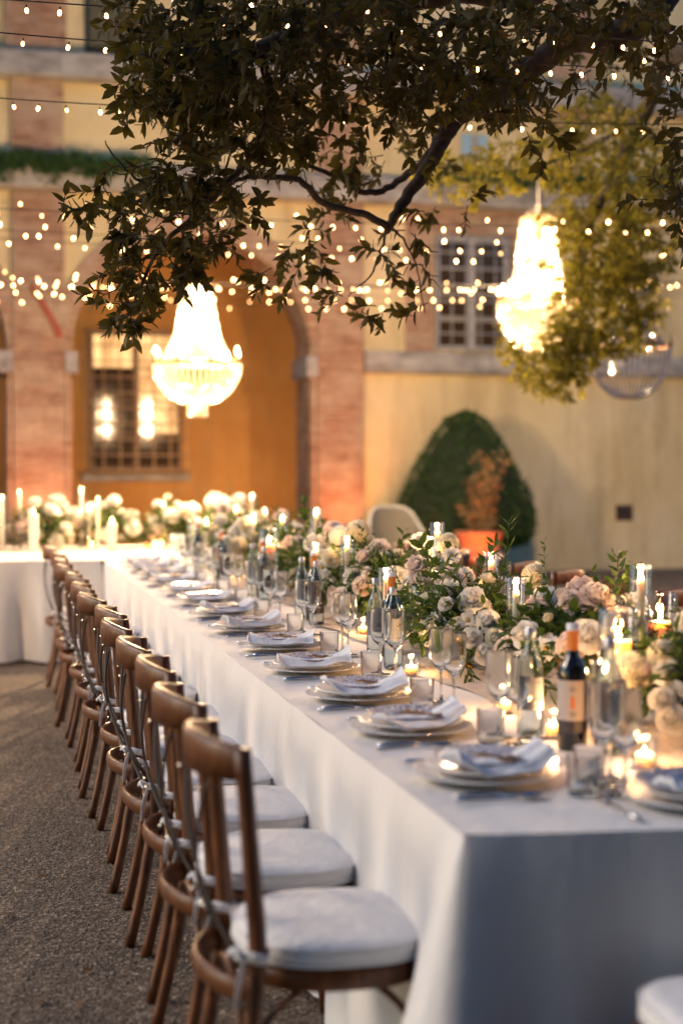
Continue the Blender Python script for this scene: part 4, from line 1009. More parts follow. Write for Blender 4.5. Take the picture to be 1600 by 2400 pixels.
BL = {
 'white_rose': [rose('white_p', .042, 1.0, s) for s in (1, 2, 3)], 'cream_rose': [rose('cream_p', .036, .9, 4), rose('cream_p', .03, .7, 5)],
 'blush_rose': [rose('blush_p', .045, .85, 6), rose('blush_p', .04, 1.0, 7)], 'dusty_rose': [rose('dusty_p', .06, 1.05, 8, .005, 8), rose('dusty_p', .042, .9, 9)],
 'dahlia': [dahlia('cream_p'), dahlia('white_p', .036, 120)], 'cosmos': [cosmos('white_p'), cosmos('white_p', .026, 6)],
 'peony': [rose('white_p', .05, 1.15, 10, .006, 7), rose('blush_p', .05, 1.15, 12, .006, 7)]}
def spray_mesh(seed, L_=.26, nl=14, ll=.05, lw=.013, name='leaf_spray'):
    r = np.random.RandomState(seed); bend = r.uniform(-.1, .1, 2)
    P = [Vector((bend[0] * t * t, bend[1] * t * t, L_ * t)) for t in np.linspace(0, 1, 9)]
    mb = MB(); mb.tube(P, [.0017 * (1.1 - i / 9) for i in range(9)], 5)
    O, D, N = [], [], []
    for k in range(nl):
        t = .18 + .82 * k / nl; O.append((bend[0] * t * t, bend[1] * t * t, L_ * t)); a = k * 2.4 + r.rand(); D.append((cos(a), sin(a), .9)); N.append((-cos(a) * .8, -sin(a) * .8, 1))
    V, F = leaf_batch(O, D, N, ll * (1.15 - .5 * np.linspace(.1, 1, nl)), [lw] * nl, .15)
    mb.add([tuple(v) for v in V], [tuple(f) for f in F]); return mb.mesh(name, 'leaf_table')
SPR = [spray_mesh(s) for s in (1, 2, 3)] + [spray_mesh(4, .3, 22, .035, .009), spray_mesh(5, .2, 9, .06, .024), spray_mesh(6, .22, 10, .065, .028)]
BOWL = L([(.001, .0), (.045, .0), (.05, .004), (.018, .012), (.012, .03), (.03, .05), (.075, .075), (.10, .115), (.102, .12), (.098, .12), (.07, .08), (.001, .065)], 'vase', 'brass', 28)
def flower_arr(cx, cy, z, wx, wy, hz, n, label, seed, kinds, sprays=12, stat=1.0, leaves=260):
    r = random.Random(seed); rs = np.random.RandomState(seed)
    t = thing('flower_arrangement', label, 'flower arrangement', (cx, cy, z), group='flower arrangements along the tables')
    part('vase', BOWL, t)
    st = MB()
    pos = []
    tries = 0
    while len(pos) < n and tries < 6000:
        tries += 1; a = r.uniform(0, 2 * PI); e = r.uniform(-.25, 1.0) ; c_ = math.sqrt(max(0, 1 - e * e)); d = Vector((cos(a) * c_, sin(a) * c_, e)); f = r.uniform(.72, 1.2)
        p = Vector((d.x * wx * f, d.y * wy * f, .15 + d.z * hz * f))
        if p.z < .03: p.z = .03
        if all((p - q[0]).length > .057 for q in pos): pos.append((p, d))
    for i, (p, d) in enumerate(pos):
        k = r.choices(list(kinds), list(kinds.values()))[0]; me = r.choice(BL[k])
        up = (Vector((d.x, d.y, max(d.z, 0) + .35)) + Vector((-.25, -.45, .05))).normalized() if r.random() < .75 else (d + Vector((0, 0, .3))).normalized()
        q = up.to_track_quat('Z', 'X').to_euler()
        o = part(k, me, t, loc=p - up * .02, rot=q, scl=r.choice((.65, .9, 1.05, 1.15, 1.3, 1.4)) * r.uniform(.93, 1.07) * stat)
        st.tube(smoothpath([(0, 0, .08), (p.x * .5, p.y * .5, .08 + (p.z - .08) * .6), tuple(p - up * .025)], 4), .002, 5)
    part('stems', st.mesh('stems', 'stem'), t)
    # foliage body
    m_ = leaves; u = rs.randn(m_, 3); u /= np.linalg.norm(u, axis=1, keepdims=True); u[:, 2] = np.abs(u[:, 2]) * 1.0 - .25; f = rs.uniform(.5, 1.22, (m_, 1))
    O = np.stack([u[:, 0] * wx, u[:, 1] * wy, u[:, 2] * hz], 1) * f + [0, 0, .13]; O[:, 2] = np.maximum(O[:, 2], .02)
    D = u + rs.randn(m_, 3) * .55; D[:, 2] -= .15
    V, F = leaf_batch(O, D, rs.randn(m_, 3) * .4 + [0, 0, 1], rs.uniform(.035, .075, m_), rs.uniform(.014, .032, m_), .3); V[:, 2] = np.maximum(V[:, 2], .004)
    o = part('foliage', npmesh('foliage', V, F, 'leaf_table'), t); o['kind'] = 'stuff'
    for k in range(sprays):
        a = r.uniform(0, 2 * PI); el = r.uniform(.1, 1.15); d = Vector((cos(a) * cos(el), sin(a) * cos(el), sin(el)))
        part('leaf_spray', r.choice(SPR), t, loc=Vector((d.x * wx * .55, d.y * wy * .55, .12 + d.z * hz * .5)), rot=(d + Vector((0, 0, .25))).normalized().to_track_quat('Z', 'X').to_euler(), scl=r.uniform(.75, 1.05))
    return t
WH = {'white_rose': 6, 'cream_rose': 3, 'dahlia': 1.5, 'cosmos': 2.5, 'peony': 2}
MX = {'white_rose': 4, 'cream_rose': 3, 'dahlia': 1.5, 'blush_rose': 2.5, 'cosmos': 3, 'peony': 2}
PK = {'white_rose': 4, 'blush_rose': 4, 'dusty_rose': .25, 'cosmos': 2, 'peony': 3, 'cream_rose': 2}
ARR = [(1.86, 3.62, .16, .22, 0.16, 17, WH, 'white and cream blooms at the right frame edge behind the tealight', 21),
 (1.80, 4.30, .20, .27, 0.17, 21, PK, 'dusty pink and white roses around the big ruffled rose', 22),
 (1.66, 4.98, .17, .24, 0.16, 18, WH, 'white roses and dahlias with a tall leafy sprig', 23),
 (1.78, 5.62, .17, .24, 0.17, 17, PK, 'pink roses behind the pair of pillar candles', 24),
 (1.74, 6.3, .18, .25, 0.22, 22, MX, 'blush and white blooms beside the second wine bottle', 25),
 (1.76, 7.0, .17, .25, 0.23, 22, MX, 'white dahlias and blush roses beyond the tall taper', 26),
 (1.78, 7.75, .18, .26, 0.22, 21, WH, 'white blooms beside the third wine bottle', 27),
 (1.76, 8.5, .18, .27, 0.23, 21, MX, 'pale blooms beside the far wide glass', 28),
 (1.78, 9.3, .18, .27, 0.24, 21, WH, 'cream blooms, third from the far corner', 29),
 (1.78, 10.1, .18, .27, 0.25, 21, MX, 'cream and green blooms, second from the far corner', 30),
 (1.80, 10.9, .2, .27, 0.27, 21, WH, 'cream blooms closest to the far corner of the long table', 31)]
for (x, y, wx, wy, hz, n, kd, lb, sd_) in ARR: flower_arr(x, y, TT, wx, wy, hz, n, 'low arrangement of ' + lb, sd_, kd, leaves=760)
for (x, wx, hz, n, kd, lb, sd_) in [(-.02, .22, .24, 22, PK, 'before the left frame edge', 41), (.52, .27, .30, 30, PK, 'left of the arch, behind the pillar candle', 42), (1.12, .24, .24, 22, MX, 'in the middle below the arch window', 43), (1.62, .24, .28, 26, WH, 'below the lit chandelier', 44), (2.1, .24, .28, 24, WH, 'at the right end', 45), (-.7, .25, .22, 10, MX, 'outside the left frame edge', 46)]:
    flower_arr(x, 12.9, TT, wx, .2, hz, n, f'pink and cream flowers on the cross table, {lb}', sd_, kd, 9, 1.25, leaves=760)
# showpiece blooms that stand out of the line, each on the arrangement it grows from
arrs = [o for o in COL.objects if o.name.startswith('flower_arrangement')]
def extra(i, me, name, px, py, Y, scl=1.0, face=(-.3, -.8, .45)):
    t = arrs[i]; p = at(px, py, Y=Y) - t.location; d = Vector(face).normalized()
    o = part(name, me, t, loc=p - d * .03, rot=d.to_track_quat('Z', 'X').to_euler(), scl=scl)
    s_ = MB(); s_.tube(smoothpath([(p.x * .3, p.y * .3, .08), (p.x * .7, p.y * .7, .08 + (p.z - .08) * .6), tuple(p - d * .03)], 4), .002, 5); part('stem', s_.mesh('stem', 'stem'), t)
extra(1, BL['dusty_rose'][0], 'dusty_rose', 1365, 1392, 4.35, 1.25, (-.2, -.5, .8))
extra(1, BL['peony'][0], 'peony', 1275, 1398, 4.55, .9); extra(1, BL['dusty_rose'][1], 'dusty_rose', 1255, 1425, 4.45, 1.0)
extra(1, BL['peony'][1], 'peony', 1455, 1452, 4.1, 1.0); extra(1, BL['white_rose'][0], 'white_rose', 1375, 1485, 4.0, 1.2)
extra(2, BL['dahlia'][0], 'dahlia', 1250, 1350, 4.9, 1.05, (-.3, -.9, .35)); extra(2, BL['white_rose'][0], 'white_rose', 1142, 1452, 4.72, 1.0); extra(2, BL['white_rose'][1], 'white_rose', 1138, 1525, 4.66, .95); extra(2, BL['cream_rose'][0], 'cream_rose', 1160, 1490, 4.66, 1.0); extra(2, BL['dahlia'][1], 'dahlia', 1072, 1468, 4.85, 1.0); extra(2, BL['cosmos'][0], 'cosmos', 1097, 1447, 4.78, 1.0); extra(2, BL['white_rose'][2], 'white_rose', 1104, 1490, 4.7, .9); extra(2, BL['dahlia'][1], 'dahlia', 1128, 1425, 4.85, 1.05)
extra(3, BL['blush_rose'][0], 'blush_rose', 1038, 1440, 5.3, 1.15); extra(3, BL['dahlia'][0], 'dahlia', 1050, 1275, 5.9, 1.1); extra(3, BL['cosmos'][0], 'cosmos', 1058, 1295, 5.5, 1.1); extra(3, BL['cosmos'][0], 'cosmos', 982, 1262, 5.9, 1.2)
extra(3, BL['blush_rose'][1], 'blush_rose', 985, 1365, 5.6, 1.2); extra(4, BL['peony'][1], 'peony', 885, 1288, 6.4, 1.1); extra(4, BL['blush_rose'][0], 'blush_rose', 850, 1370, 6.2, 1.1); extra(4, BL['white_rose'][0], 'white_rose', 925, 1345, 6.1, 1.1)
extra(5, BL['dahlia'][0], 'dahlia', 840, 1252, 7.0, 1.5); extra(5, BL['dahlia'][0], 'dahlia', 777, 1306, 6.9, 1.15); extra(5, BL['cosmos'][0], 'cosmos', 755, 1325, 6.9, 1.4); extra(5, BL['blush_rose'][0], 'blush_rose', 780, 1240, 7.3, 1.2)
extra(0, BL['peony'][0], 'peony', 1572, 1678, 3.42, .78, (-.45, -.8, .5)); extra(0, BL['white_rose'][1], 'white_rose', 1552, 1630, 3.45, .8, (-.3, -.8, .6)); extra(0, BL['blush_rose'][1], 'blush_rose', 1505, 1568, 3.6, 1.0); extra(0, BL['dahlia'][0], 'dahlia', 1552, 1535, 3.6, 1.0)
def sprig(i, pts, Y, nl=20, ll=.05, lw=.013):
    t = arrs[i]; P = smoothpath([at(a, b, Y=Y) - t.location for a, b in pts], 5); mb = MB(); mb.tube(P, .0018, 5); r = np.random.RandomState(i + 50); O, D, N = [], [], []
    for k in range(nl):
        q = P[min(int(len(P) * (.12 + .88 * k / nl)), len(P) - 2)]; tg = (P[-1] - P[0]).normalized(); a = k * 2.4 + r.rand()
        s = Vector((cos(a), sin(a) * .6, sin(a + 1) * .4)); O.append(tuple(q)); D.append(tuple(tg * .7 + s * .8)); N.append(tuple(r.randn(3)))
    V, F = leaf_batch(O, D, N, ll * r.uniform(.7, 1.1, nl), [lw] * nl, .15); mb.add([tuple(v) for v in V], [tuple(f) for f in F]); part('leaf_spray', mb.mesh('leaf_spray', 'leaf_table'), t)
sprig(2, [(1140, 1420), (1165, 1370), (1185, 1300), (1192, 1220)], 5.0, 26, .05, .012)
sprig(2, [(1100, 1420), (1080, 1370), (1050, 1335), (1020, 1320)], 5.0, 20); sprig(2, [(1110, 1400), (1120, 1340), (1150, 1300), (1160, 1270)], 5.0, 18)
sprig(1, [(1400, 1450), (1430, 1400), (1445, 1350), (1446, 1302)], 4.4, 20, .05, .02); sprig(1, [(1420, 1440), (1460, 1400), (1480, 1350), (1490, 1330)], 4.4, 9, .05, .028)
sprig(2, [(1090, 1540), (1095, 1570), (1110, 1600), (1112, 1625)], 4.6, 12, .05, .014); sprig(1, [(1270, 1580), (1275, 1600), (1290, 1625)], 4.0, 8, .05, .014)
sprig(5, [(745, 1260), (720, 1220), (715, 1190), (712, 1170)], 7.2, 12, .05, .03); sprig(3, [(1020, 1380), (1000, 1300), (985, 1275)], 5.6, 10, .06, .03)

# ================================================================== CHANDELIERS
def bead_mesh(path, r, step, m):
    """a strand of beads along a path"""
    P = smoothpath(path, 8); mb = MB(); acc = 0; last = P[0]
    pts = [P[0]]
    for p in P[1:]:
        d = (p - last).length
        while acc + d >= step:
            last = last + (p - last) * ((step - acc) / d); pts.append(last.copy()); d = (p - last).length; acc = 0
            if d == 0: break
        acc += d; last = p
    for p in pts: mb.add([(r, 0, 0), (0, r, 0), (-r, 0, 0), (0, -r, 0), (0, 0, r * 1.1), (0, 0, -r * 1.1)], [(0, 1, 4), (1, 2, 4), (2, 3, 4), (3, 0, 4), (1, 0, 5), (2, 1, 5), (3, 2, 5), (0, 3, 5)], Matrix.Translation(p) @ Matrix.Rotation(R.random() * 3, 4, 'Z'))
    return mb.mesh('bead_strand', m, False)
def chandelier(p, RR, top, bowl, rt, label, lit=True, n=44, drop=.12, pw=1.0):
    """p = centre of the wide ring"""
    t = thing('chandelier', label, 'chandelier', p, 0, 'bead chandeliers hanging from the tree')
    m = 'crystal' if lit else 'glass_grey'
    def ring(r, z, w): mb = MB(); mb.tube([(r * cos(a), r * sin(a), z) for a in [i * PI / 24 for i in range(49)]], w, 6, cap=False); return mb
    part('wide_ring', ring(RR, 0, .012).mesh('wide_ring', 'gold'), t); part('crown_ring', ring(rt, top, .012).mesh('crown_ring', 'gold'), t); part('bottom_ring', ring(RR * .27, -bowl, .01).mesh('bottom_ring', 'gold'), t)
    a = bead_mesh([(rt, 0, top), (rt + .03, 0, top * .7), (rt + (RR * .8 - rt) * .42, 0, top * .35), (RR * .80, 0, .02)], .0105, .020, m)
    b = bead_mesh([(RR, 0, -.01), (RR * .97, 0, -bowl * .3), (RR * .78, 0, -bowl * .68), (RR * .5, 0, -bowl * .92), (RR * .27, 0, -bowl)], .0105, .020, m)
    c = bead_mesh([(RR * .22, 0, -bowl), (RR * .22, 0, -bowl - drop)], .014, .026, 'glass_grey' if not lit else m)
    for k in range(n):
        part('upper_strand', a, t, rot=(0, 0, 2 * PI * k / n)); part('bowl_strand', b, t, rot=(0, 0, 2 * PI * (k + .5) / n))
    for k in range(14): part('drop_strand', c, t, rot=(0, 0, 2 * PI * k / 14))
    ca = L([(.001, .0), (.02, .0), (.022, .01), (.008, .014), (.008, .06), (.001, .06)], 'candle_cup', 'gold', 10); fb = L([(.0005, .06), (.011, .068), (.013, .085), (.006, .11), (.0005, .125)], 'candle_bulb', 'bulb_big' if lit else 'glass', 10)
    for k in range(8):
        a_ = 2 * PI * k / 8 + .2; q = part('candle_cup', ca, t, loc=(RR * 1.0 * cos(a_), RR * 1.0 * sin(a_), .012)); part('candle_bulb', fb, q)
    mb = MB(); mb.tube([(0, 0, top), (0, 0, top + 2.6)], .006, 5); mb.tube([(-rt, 0, top), (0, 0, top + .12), (rt, 0, top)], .004, 4); part('chain', mb.mesh('chain', 'cable'), t)
    if lit:
        for z, w in ((-.12, .45), (.25, .35), (top * .7, .2)):
            d = bpy.data.lights.new('chandelier_light', 'POINT'); d.energy = CH_W * w * pw; d.color = (1, .66, .36); d.shadow_soft_size = .05
            o = bpy.data.objects.new('chandelier_light', d); COL.objects.link(o); o.location = Vector(p) + Vector((0, 0, z))
r1 = ad(453, 835, Y=12.8); chandelier(r1, .375, .68, .34, .12, 'brightly lit bead chandelier hanging before the arch')
r2 = ad(1234, 692, Y=12.8); chandelier(r2, .36, .75, .44, .15, 'brightly lit bead chandelier half hidden by leaves on the right')
r3 = ad(1445, 797, Y=11.5); chandelier(r3, .335, .62, .42, .13, 'unlit clear bead chandelier hanging behind leaves at the right', False, 44, .02)

chandelier(Vector((-1.9, 9.6, 2.75)), .375, .68, .34, .12, 'added lit bead chandelier, unseen left of the frame, warming the cross table', pw=.4)  # lamp added out of view to warm the cross table and chairs

# ================================================================== STRING LIGHTS
BLB = MB().lathe([(.0005, -.014), (.007, -.011), (.0095, 0), (.007, .010), (.003, .013)], 8).mesh('bulb', 'bulb')
SCK = MB().lathe([(.003, .030), (.0045, .028), (.0045, .010), (.001, .008)], 6).mesh('socket', 'cable')
def string(y, z0, z1, x0, x1, sp, label, sag=.03, tilt=0):
    UPP = .14 if y < 9 else .35; bs = .74 if y < 9 else .9
    t = thing('string_light', label, 'string lights', (x0, y, 0), 0, 'warm string lights strung across the courtyard')
    N_ = int((x1 - x0) / sp); pts = []
    def P(u): return Vector(((x1 - x0) * u, tilt * u + .02 * sin(u * 9 + y), z0 + (z1 - z0) * u - sag * 4 * u * (1 - u)))
    mb = MB(); mb.tube([P(0) + Vector((-7, 0, .35))] + [P(i / 40) for i in range(41)] + [P(1) + Vector((6, 0, .35))], .0028, 5); part('cable', mb.mesh('cable', 'cable'), t)
    for i in range(N_):
        p = P((i + R.uniform(.3, .7)) / N_); up = R.random() < UPP; a = R.uniform(-.35, .35)
        rt = (a + (PI if up else 0), R.uniform(-.3, .3), 0)
        s_ = part('socket', SCK, t, loc=p + Vector((0, 0, .034 if up else -.034)), rot=rt, scl=bs)
        part('bulb', BLB, s_)
def sy(ydisp, z=3.1): return (z - CAMZ) * FPX / (1092 - ydisp * K)
string(5.55, 3.14, 3.10, -.2, 3.2, .14, 'topmost string of warm lights crossing the dark leaves near the frame top', -.01, -.2)
string(5.85, 3.12, 3.16, -.3, 3.2, .135, 'second string of warm lights from the top, cable clear at left', .03)
string(6.75, 3.09, 3.16, -.3, 3.7, .125, 'third string of warm lights from the top, level with the small window', .04)
string(9.75, 3.10, 3.16, -.4, 5.2, .145, 'string of warm lights just above the arch crown', .03)
string(10.7, 3.12, 3.16, -.5, 5.7, .15, 'string of warm lights across the arch crown, lower cable', .04)
string(11.4, 3.17, 3.18, -.5, 6.0, .2, 'sparser string of warm lights close behind the arch crown cable', .05)
for k, (y, z, s_, l_) in enumerate([(13.0, 3.12, .15, 'first'), (13.4, 3.10, .16, 'second'), (14.4, 3.18, .17, 'third'), (14.9, 3.14,   .2, 'fourth'), (13.7, 3.16, .26, 'fifth')]):
    string(y, z - .02 + R.uniform(-.02, .02), z + [.1, .14, .08, .12, .12][k], -.9, 6.6, s_, f'{l_} of the clustered far light strings above the chandelier', [.09, .05, .08, .10, .06][k])

# ================================================================== TREE
tree = thing('laurel_tree', 'broad evergreen tree with dark leathery leaves overhanging the table', 'tree', (4.5, 7.0, 0))
def tp(name, mb, m): o = part(name, mb.mesh(name, m), tree); o.matrix_parent_inverse = Matrix.Translation((-4.5, -7.0, 0)); return o
mb = MB(); mb.tube(smoothpath([(4.5, 7, 0), (4.45, 7.0, 1.2), (4.55, 6.9, 2.6), (4.2, 6.6, 3.8), (3.7, 6.2, 4.8)], 5), [.3, .27, .25, .24, .23, .22, .22, .21, .21, .2, .2, .2, .19, .19, .18, .18, .17, .16, .15, .14, .12], 12); tp('trunk', mb, 'bark')
def br(pts, r0, r1, name='branch'):
    P = smoothpath(pts, 5); n = len(P); mb = MB(); mb.tube([p + Vector((R.uniform(-1, 1), R.uniform(-1, 1), R.uniform(-1, 1))) * .006 for p in P], [r0 + (r1 - r0) * i / (n - 1) for i in range(n)], 8); tp(name, mb, 'bark'); return P
D_ = lambda l: [ad(a, b, Y=y) for a, b, y in l]
B = []
B.append(br([Vector((3.75, 6.25, 4.7))] + D_([(1500, 20, 5.9), (1310, 95, 6.0), (1180, 185, 6.1), (1065, 255, 6.2), (1018, 310, 6.2), (1000, 350, 6.2), (950, 430, 6.2), (905, 500, 6.2), (888, 530, 6.2)]), .075, .016))
B.append(br(D_([(1018, 315, 6.2), (965, 378, 6.3), (900, 425, 6.4), (840, 442, 6.4), (760, 400, 6.4), (690, 380, 6.4)]), .022, .008))
B.append(br(D_([(888, 522, 6.2), (830, 490, 6.1), (745, 468, 6.0), (685, 415, 5.9), (610, 405, 5.9), (545, 415, 5.8), (480, 450, 5.7), (420, 440, 5.7)]), .018, .006))
B.append(br([Vector((3.75, 6.25, 4.7))] + D_([(1300, -60, 5.6), (1050, -20, 5.5), (800, 30, 5.5), (600, 110, 5.5), (480, 230, 5.6), (400, 330, 5.7)]), .06, .012))
B.append(br(D_([(600, 110, 5.5), (620, 250, 5.6), (560, 380, 5.7), (470, 470, 5.7), (380, 560, 5.7), (330, 640, 5.7), (300, 720, 5.7)]), .02, .004))
B.append(br(D_([(470, 470, 5.7), (360, 460, 5.7), (270, 470, 5.7), (180, 480, 5.7), (135, 462, 5.7)]), .01, .003))
B.append(br(D_([(360, 440, 5.7), (300, 400, 5.7), (265, 360, 5.7), (240, 325, 5.7)]), .007, .002))
B.append(br(D_([(888, 530, 6.2), (870, 590, 6.3), (845, 640, 6.3), (800, 680, 6.3)]), .007, .002)); B.append(br(D_([(895, 520, 6.2), (930, 560, 6.3), (960, 620, 6.3), (975, 720, 6.3)]), .006, .002))
B.append(br(D_([(1180, 185, 6.1), (1230, 270, 5.9), (1270, 310, 5.8), (1300, 345, 5.8), (1308, 380, 5.8)]), .008, .002))
B.append(br([Vector((4.25, 6.65, 3.7))] + D_([(1560, 120, 7.5), (1480, 260, 9.0), (1400, 420, 9.8), (1340, 560, 10.2), (1330, 700, 10.4), (1270, 820, 10.5)]), .07, .006))
B.append(br(D_([(1480, 260, 9.0), (1350, 340, 9.6), (1200, 390, 9.8), (1050, 400, 9.8)]), .025, .004)); B.append(br(D_([(1400, 420, 9.8), (1470, 560, 10.2), (1450, 700, 10.4), (1430, 760, 10.4)]), .02, .004))
# crown: clusters (dx, dy, rx, ry, Y, Ydepth, n twigs, material 0 dark 1 with lamplight in its colour)
CL = [(330, 40, 60, 60, 5.6, .4, 26, 0), (420, 60, 120, 100, 5.6, .6, 90, 0), (600, 80, 140, 120, 5.6, .8, 130, 0), (800, 50, 140, 90, 5.7, .9, 120, 0), (1010, 70, 130, 100, 5.7, .9, 120, 0), (1200, 50, 140, 80, 5.6, .9, 110, 0), (1420, 30, 170, 60, 5.6, .8, 90, 0),
 (420, 190, 110, 90, 5.7, .5, 100, 0), (560, 230, 120, 100, 5.7, .6, 120, 0), (720, 220, 110, 90, 5.8, .7, 100, 0), (870, 210, 100, 70, 5.9, .8, 75, 0), (1010, 190, 80, 70, 5.9, .8, 65, 0), (1140, 190, 110, 75, 5.8, .8, 90, 0), (1180, 260, 60, 50, 5.8, .5, 26, 0),
 (320, 230, 45, 60, 5.6, .3, 16, 0), (480, 330, 100, 60, 5.8, .5, 70, 0), (620, 330, 80, 50, 5.8, .5, 50, 0), (720, 330, 70, 50, 6.0, .6, 32, 0), (860, 340, 80, 60, 6.4, .8, 34, 0), (600, 470, 40, 40, 5.8, .4, 10, 0),
 (260, 355, 40, 40, 5.7, .15, 9, 0), (400, 430, 100, 50, 5.7, .4, 64, 0), (260, 470, 60, 32, 5.7, .2, 20, 0), (170, 480, 40, 20, 5.7, .15, 10, 0), (500, 440, 90, 60, 5.8, .4, 50, 0), (300, 540, 60, 45, 5.7, .3, 26, 0),
 (420, 560, 120, 60, 5.8, .4, 80, 0), (340, 635, 90, 50, 5.8, .4, 56, 0), (470, 600, 60, 35, 5.8, .3, 24, 0), (270, 680, 40, 45, 5.7, .2, 16, 0), (300, 745, 45, 30, 5.7, .2, 14, 0), (345, 750, 25, 25, 5.7, .1, 7, 0),
 (650, 640, 45, 50, 6.2, .3, 18, 0), (700, 570, 40, 40, 6.2, .3, 14, 0), (740, 520, 50, 35, 6.3, .3, 14, 0), (760, 640, 40, 40, 6.2, .2, 10, 0), (790, 690, 30, 22, 6.2, .2, 8, 0), (870, 735, 42, 25, 6.3, .15, 10, 0), (970, 735, 30, 38, 6.3, .15, 9, 0), (860, 600, 40, 35, 6.3, .3, 12, 0), (930, 560, 30, 30, 6.3, .3, 8, 0), (990, 510, 40, 25, 6.4, .3, 9, 0), (980, 640, 30, 25, 6.3, .2, 5, 0), (800, 440, 70, 40, 6.6, .5, 22, 0), (1050, 480, 25, 20, 6.2, .2, 5, 0),
 (1000, 330, 60, 60, 6.8, 1.0, 20, 0), (1240, 300, 60, 40, 5.9, .3, 8, 0), (1270, 330, 30, 30, 5.8, .2, 5, 0), (1345, 160, 20, 60, 5.3, .2, 7, 0), (1480, 130, 90, 60, 5.8, .6, 24, 0), (1545, 260, 45, 110, 5.5, .6, 36, 0), (1555, 460, 35, 90, 5.6, .5, 26, 0), (1500, 470, 40, 40, 5.8, .4, 10, 0), (1400, 120, 110, 60, 7.5, 1, 22, 0),
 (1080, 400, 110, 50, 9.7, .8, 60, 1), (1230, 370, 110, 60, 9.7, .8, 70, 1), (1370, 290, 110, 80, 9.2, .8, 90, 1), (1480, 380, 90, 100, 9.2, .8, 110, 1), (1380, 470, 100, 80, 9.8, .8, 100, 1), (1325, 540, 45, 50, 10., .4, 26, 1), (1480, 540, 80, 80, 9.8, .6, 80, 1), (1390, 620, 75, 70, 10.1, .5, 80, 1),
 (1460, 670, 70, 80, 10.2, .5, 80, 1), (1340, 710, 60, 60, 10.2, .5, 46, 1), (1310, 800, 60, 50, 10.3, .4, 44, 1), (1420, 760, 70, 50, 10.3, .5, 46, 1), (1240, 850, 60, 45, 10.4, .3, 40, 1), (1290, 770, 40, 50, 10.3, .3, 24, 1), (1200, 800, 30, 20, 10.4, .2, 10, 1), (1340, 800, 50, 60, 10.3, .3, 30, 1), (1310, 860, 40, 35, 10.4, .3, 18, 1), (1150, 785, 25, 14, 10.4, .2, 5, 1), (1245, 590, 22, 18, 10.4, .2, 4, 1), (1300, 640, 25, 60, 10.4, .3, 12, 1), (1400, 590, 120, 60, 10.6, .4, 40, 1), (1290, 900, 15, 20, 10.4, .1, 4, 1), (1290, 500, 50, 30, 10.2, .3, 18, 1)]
# unseen foliage added above and behind the camera to darken the near end
rs = np.random.RandomState(5); nc = 26000
cc = np.array([(rs.uniform(-3.5, 7.5), rs.uniform(-5, 5.0), rs.uniform(3.6, 5.2)) for _ in range(260)]); ci = rs.randint(0, 260, nc)
O = cc[ci] + rs.randn(nc, 3) * [.45, .45, .25]; ok = O[:, 2] > CAMZ + 1.9 + np.maximum(O[:, 1], 0) * .36; O = O[ok]; nc = len(O)
V, F = leaf_batch(O, rs.randn(nc, 3), rs.randn(nc, 3), rs.uniform(.10, .16, nc), rs.uniform(.05, .08, nc))
o = part('shade_foliage', npmesh('shade_foliage', V, F, 'leaf_dark'), tree); o.matrix_parent_inverse = Matrix.Translation((-4.5, -7.0, 0)); o['kind'] = 'stuff'
for pts in ([(3.7, 6.2, 4.8), (2.6, 4.5, 5.2), (1.2, 2.5, 5.0), (0, 0, 4.6)], [(3.7, 6.2, 4.8), (4.2, 4.0, 5.2), (4.4, 1.0, 5.0), (4, -2, 4.6)]): br(pts, .1, .03)
rs = np.random.RandomState(77)
acc = {0: [[], [], [], [], []], 1: [[], [], [], [], []]}
tw = {0: MB(), 1: MB()}
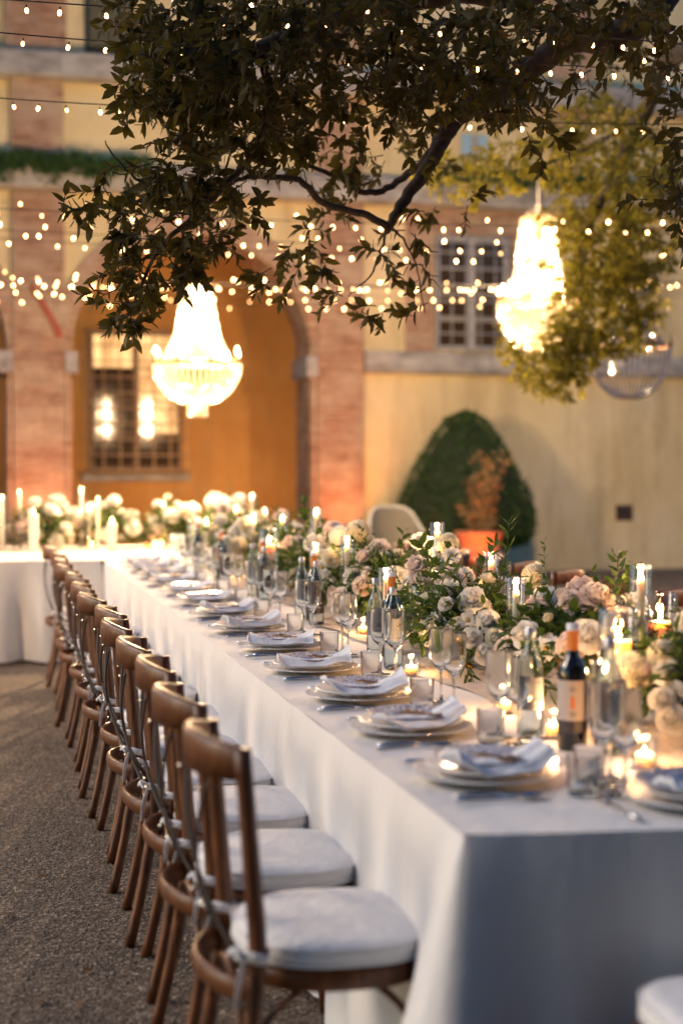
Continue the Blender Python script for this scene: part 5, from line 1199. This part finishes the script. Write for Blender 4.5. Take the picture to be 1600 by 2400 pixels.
for (dx, dy, rx, ry, Y, dY, n, mt) in CL:
    if mt == 0: dy -= 14 if dy > 380 else 0; dens = (.85 if dx < 840 else .55) if dy < 215 else .44
    else: dens = 1.7 if dy > 560 else 1.3
    for _ in range(int(n * dens)):
        while True:
            a, b = rs.uniform(-1, 1, 2)
            if a * a + b * b < 1: break
        yy = Y + rs.uniform(-1, 1) * dY; c = ad(dx + a * rx, dy + b * ry, Y=yy)
        d = Vector((rs.randn() * .8 - .25, rs.randn() * .5, -.35 + rs.randn() * .55)).normalized(); Lt = rs.uniform(.07, .13)
        e = c + d * Lt; md = c + d * Lt * .5 + Vector((0, 0, .008)); tw[mt].tube([c, md, e], [.0026, .002, .0014], 4, cap=False)
        nl = rs.randint(6, 10)
        for k in range(nl):
            f = .25 + .75 * k / nl; o = c + d * (Lt * f); ang = k * 2.4 + rs.rand() * .8
            u = d.orthogonal().normalized(); w = d.cross(u); s = u * cos(ang) + w * sin(ang)
            dr = (d * (.35 + .7 * f) + s * (.9 - .3 * f) + Vector((0, 0, -.15))).normalized()
            A = acc[mt]; A[0].append(tuple(o)); A[1].append(tuple(dr)); nv = (d * .8 - s * .3 + Vector((0, 0, .5))); A[2].append(tuple(nv + Vector(rs.randn(3) * .25)))
            ll = rs.uniform(.036, .080) * (1 if mt == 0 else .9); A[3].append(ll); A[4].append(ll * rs.uniform(.34, .5))
for mt, m in ((0, 'leaf_dark'), (1, 'leaf_lamplit')):
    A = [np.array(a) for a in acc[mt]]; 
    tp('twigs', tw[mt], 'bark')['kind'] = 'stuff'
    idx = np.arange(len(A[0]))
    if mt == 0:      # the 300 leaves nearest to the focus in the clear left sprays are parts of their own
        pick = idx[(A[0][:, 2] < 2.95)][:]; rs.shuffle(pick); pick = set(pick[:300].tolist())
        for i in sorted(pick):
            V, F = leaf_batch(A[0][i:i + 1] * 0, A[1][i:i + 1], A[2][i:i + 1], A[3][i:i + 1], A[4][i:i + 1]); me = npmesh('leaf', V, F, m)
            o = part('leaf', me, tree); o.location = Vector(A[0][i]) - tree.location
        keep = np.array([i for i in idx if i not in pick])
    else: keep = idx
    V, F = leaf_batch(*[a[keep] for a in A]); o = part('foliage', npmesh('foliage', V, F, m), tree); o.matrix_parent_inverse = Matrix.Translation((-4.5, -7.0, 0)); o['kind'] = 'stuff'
print('objects', len(bpy.data.objects), 'leaves', len(acc[0][0]), len(acc[1][0]))
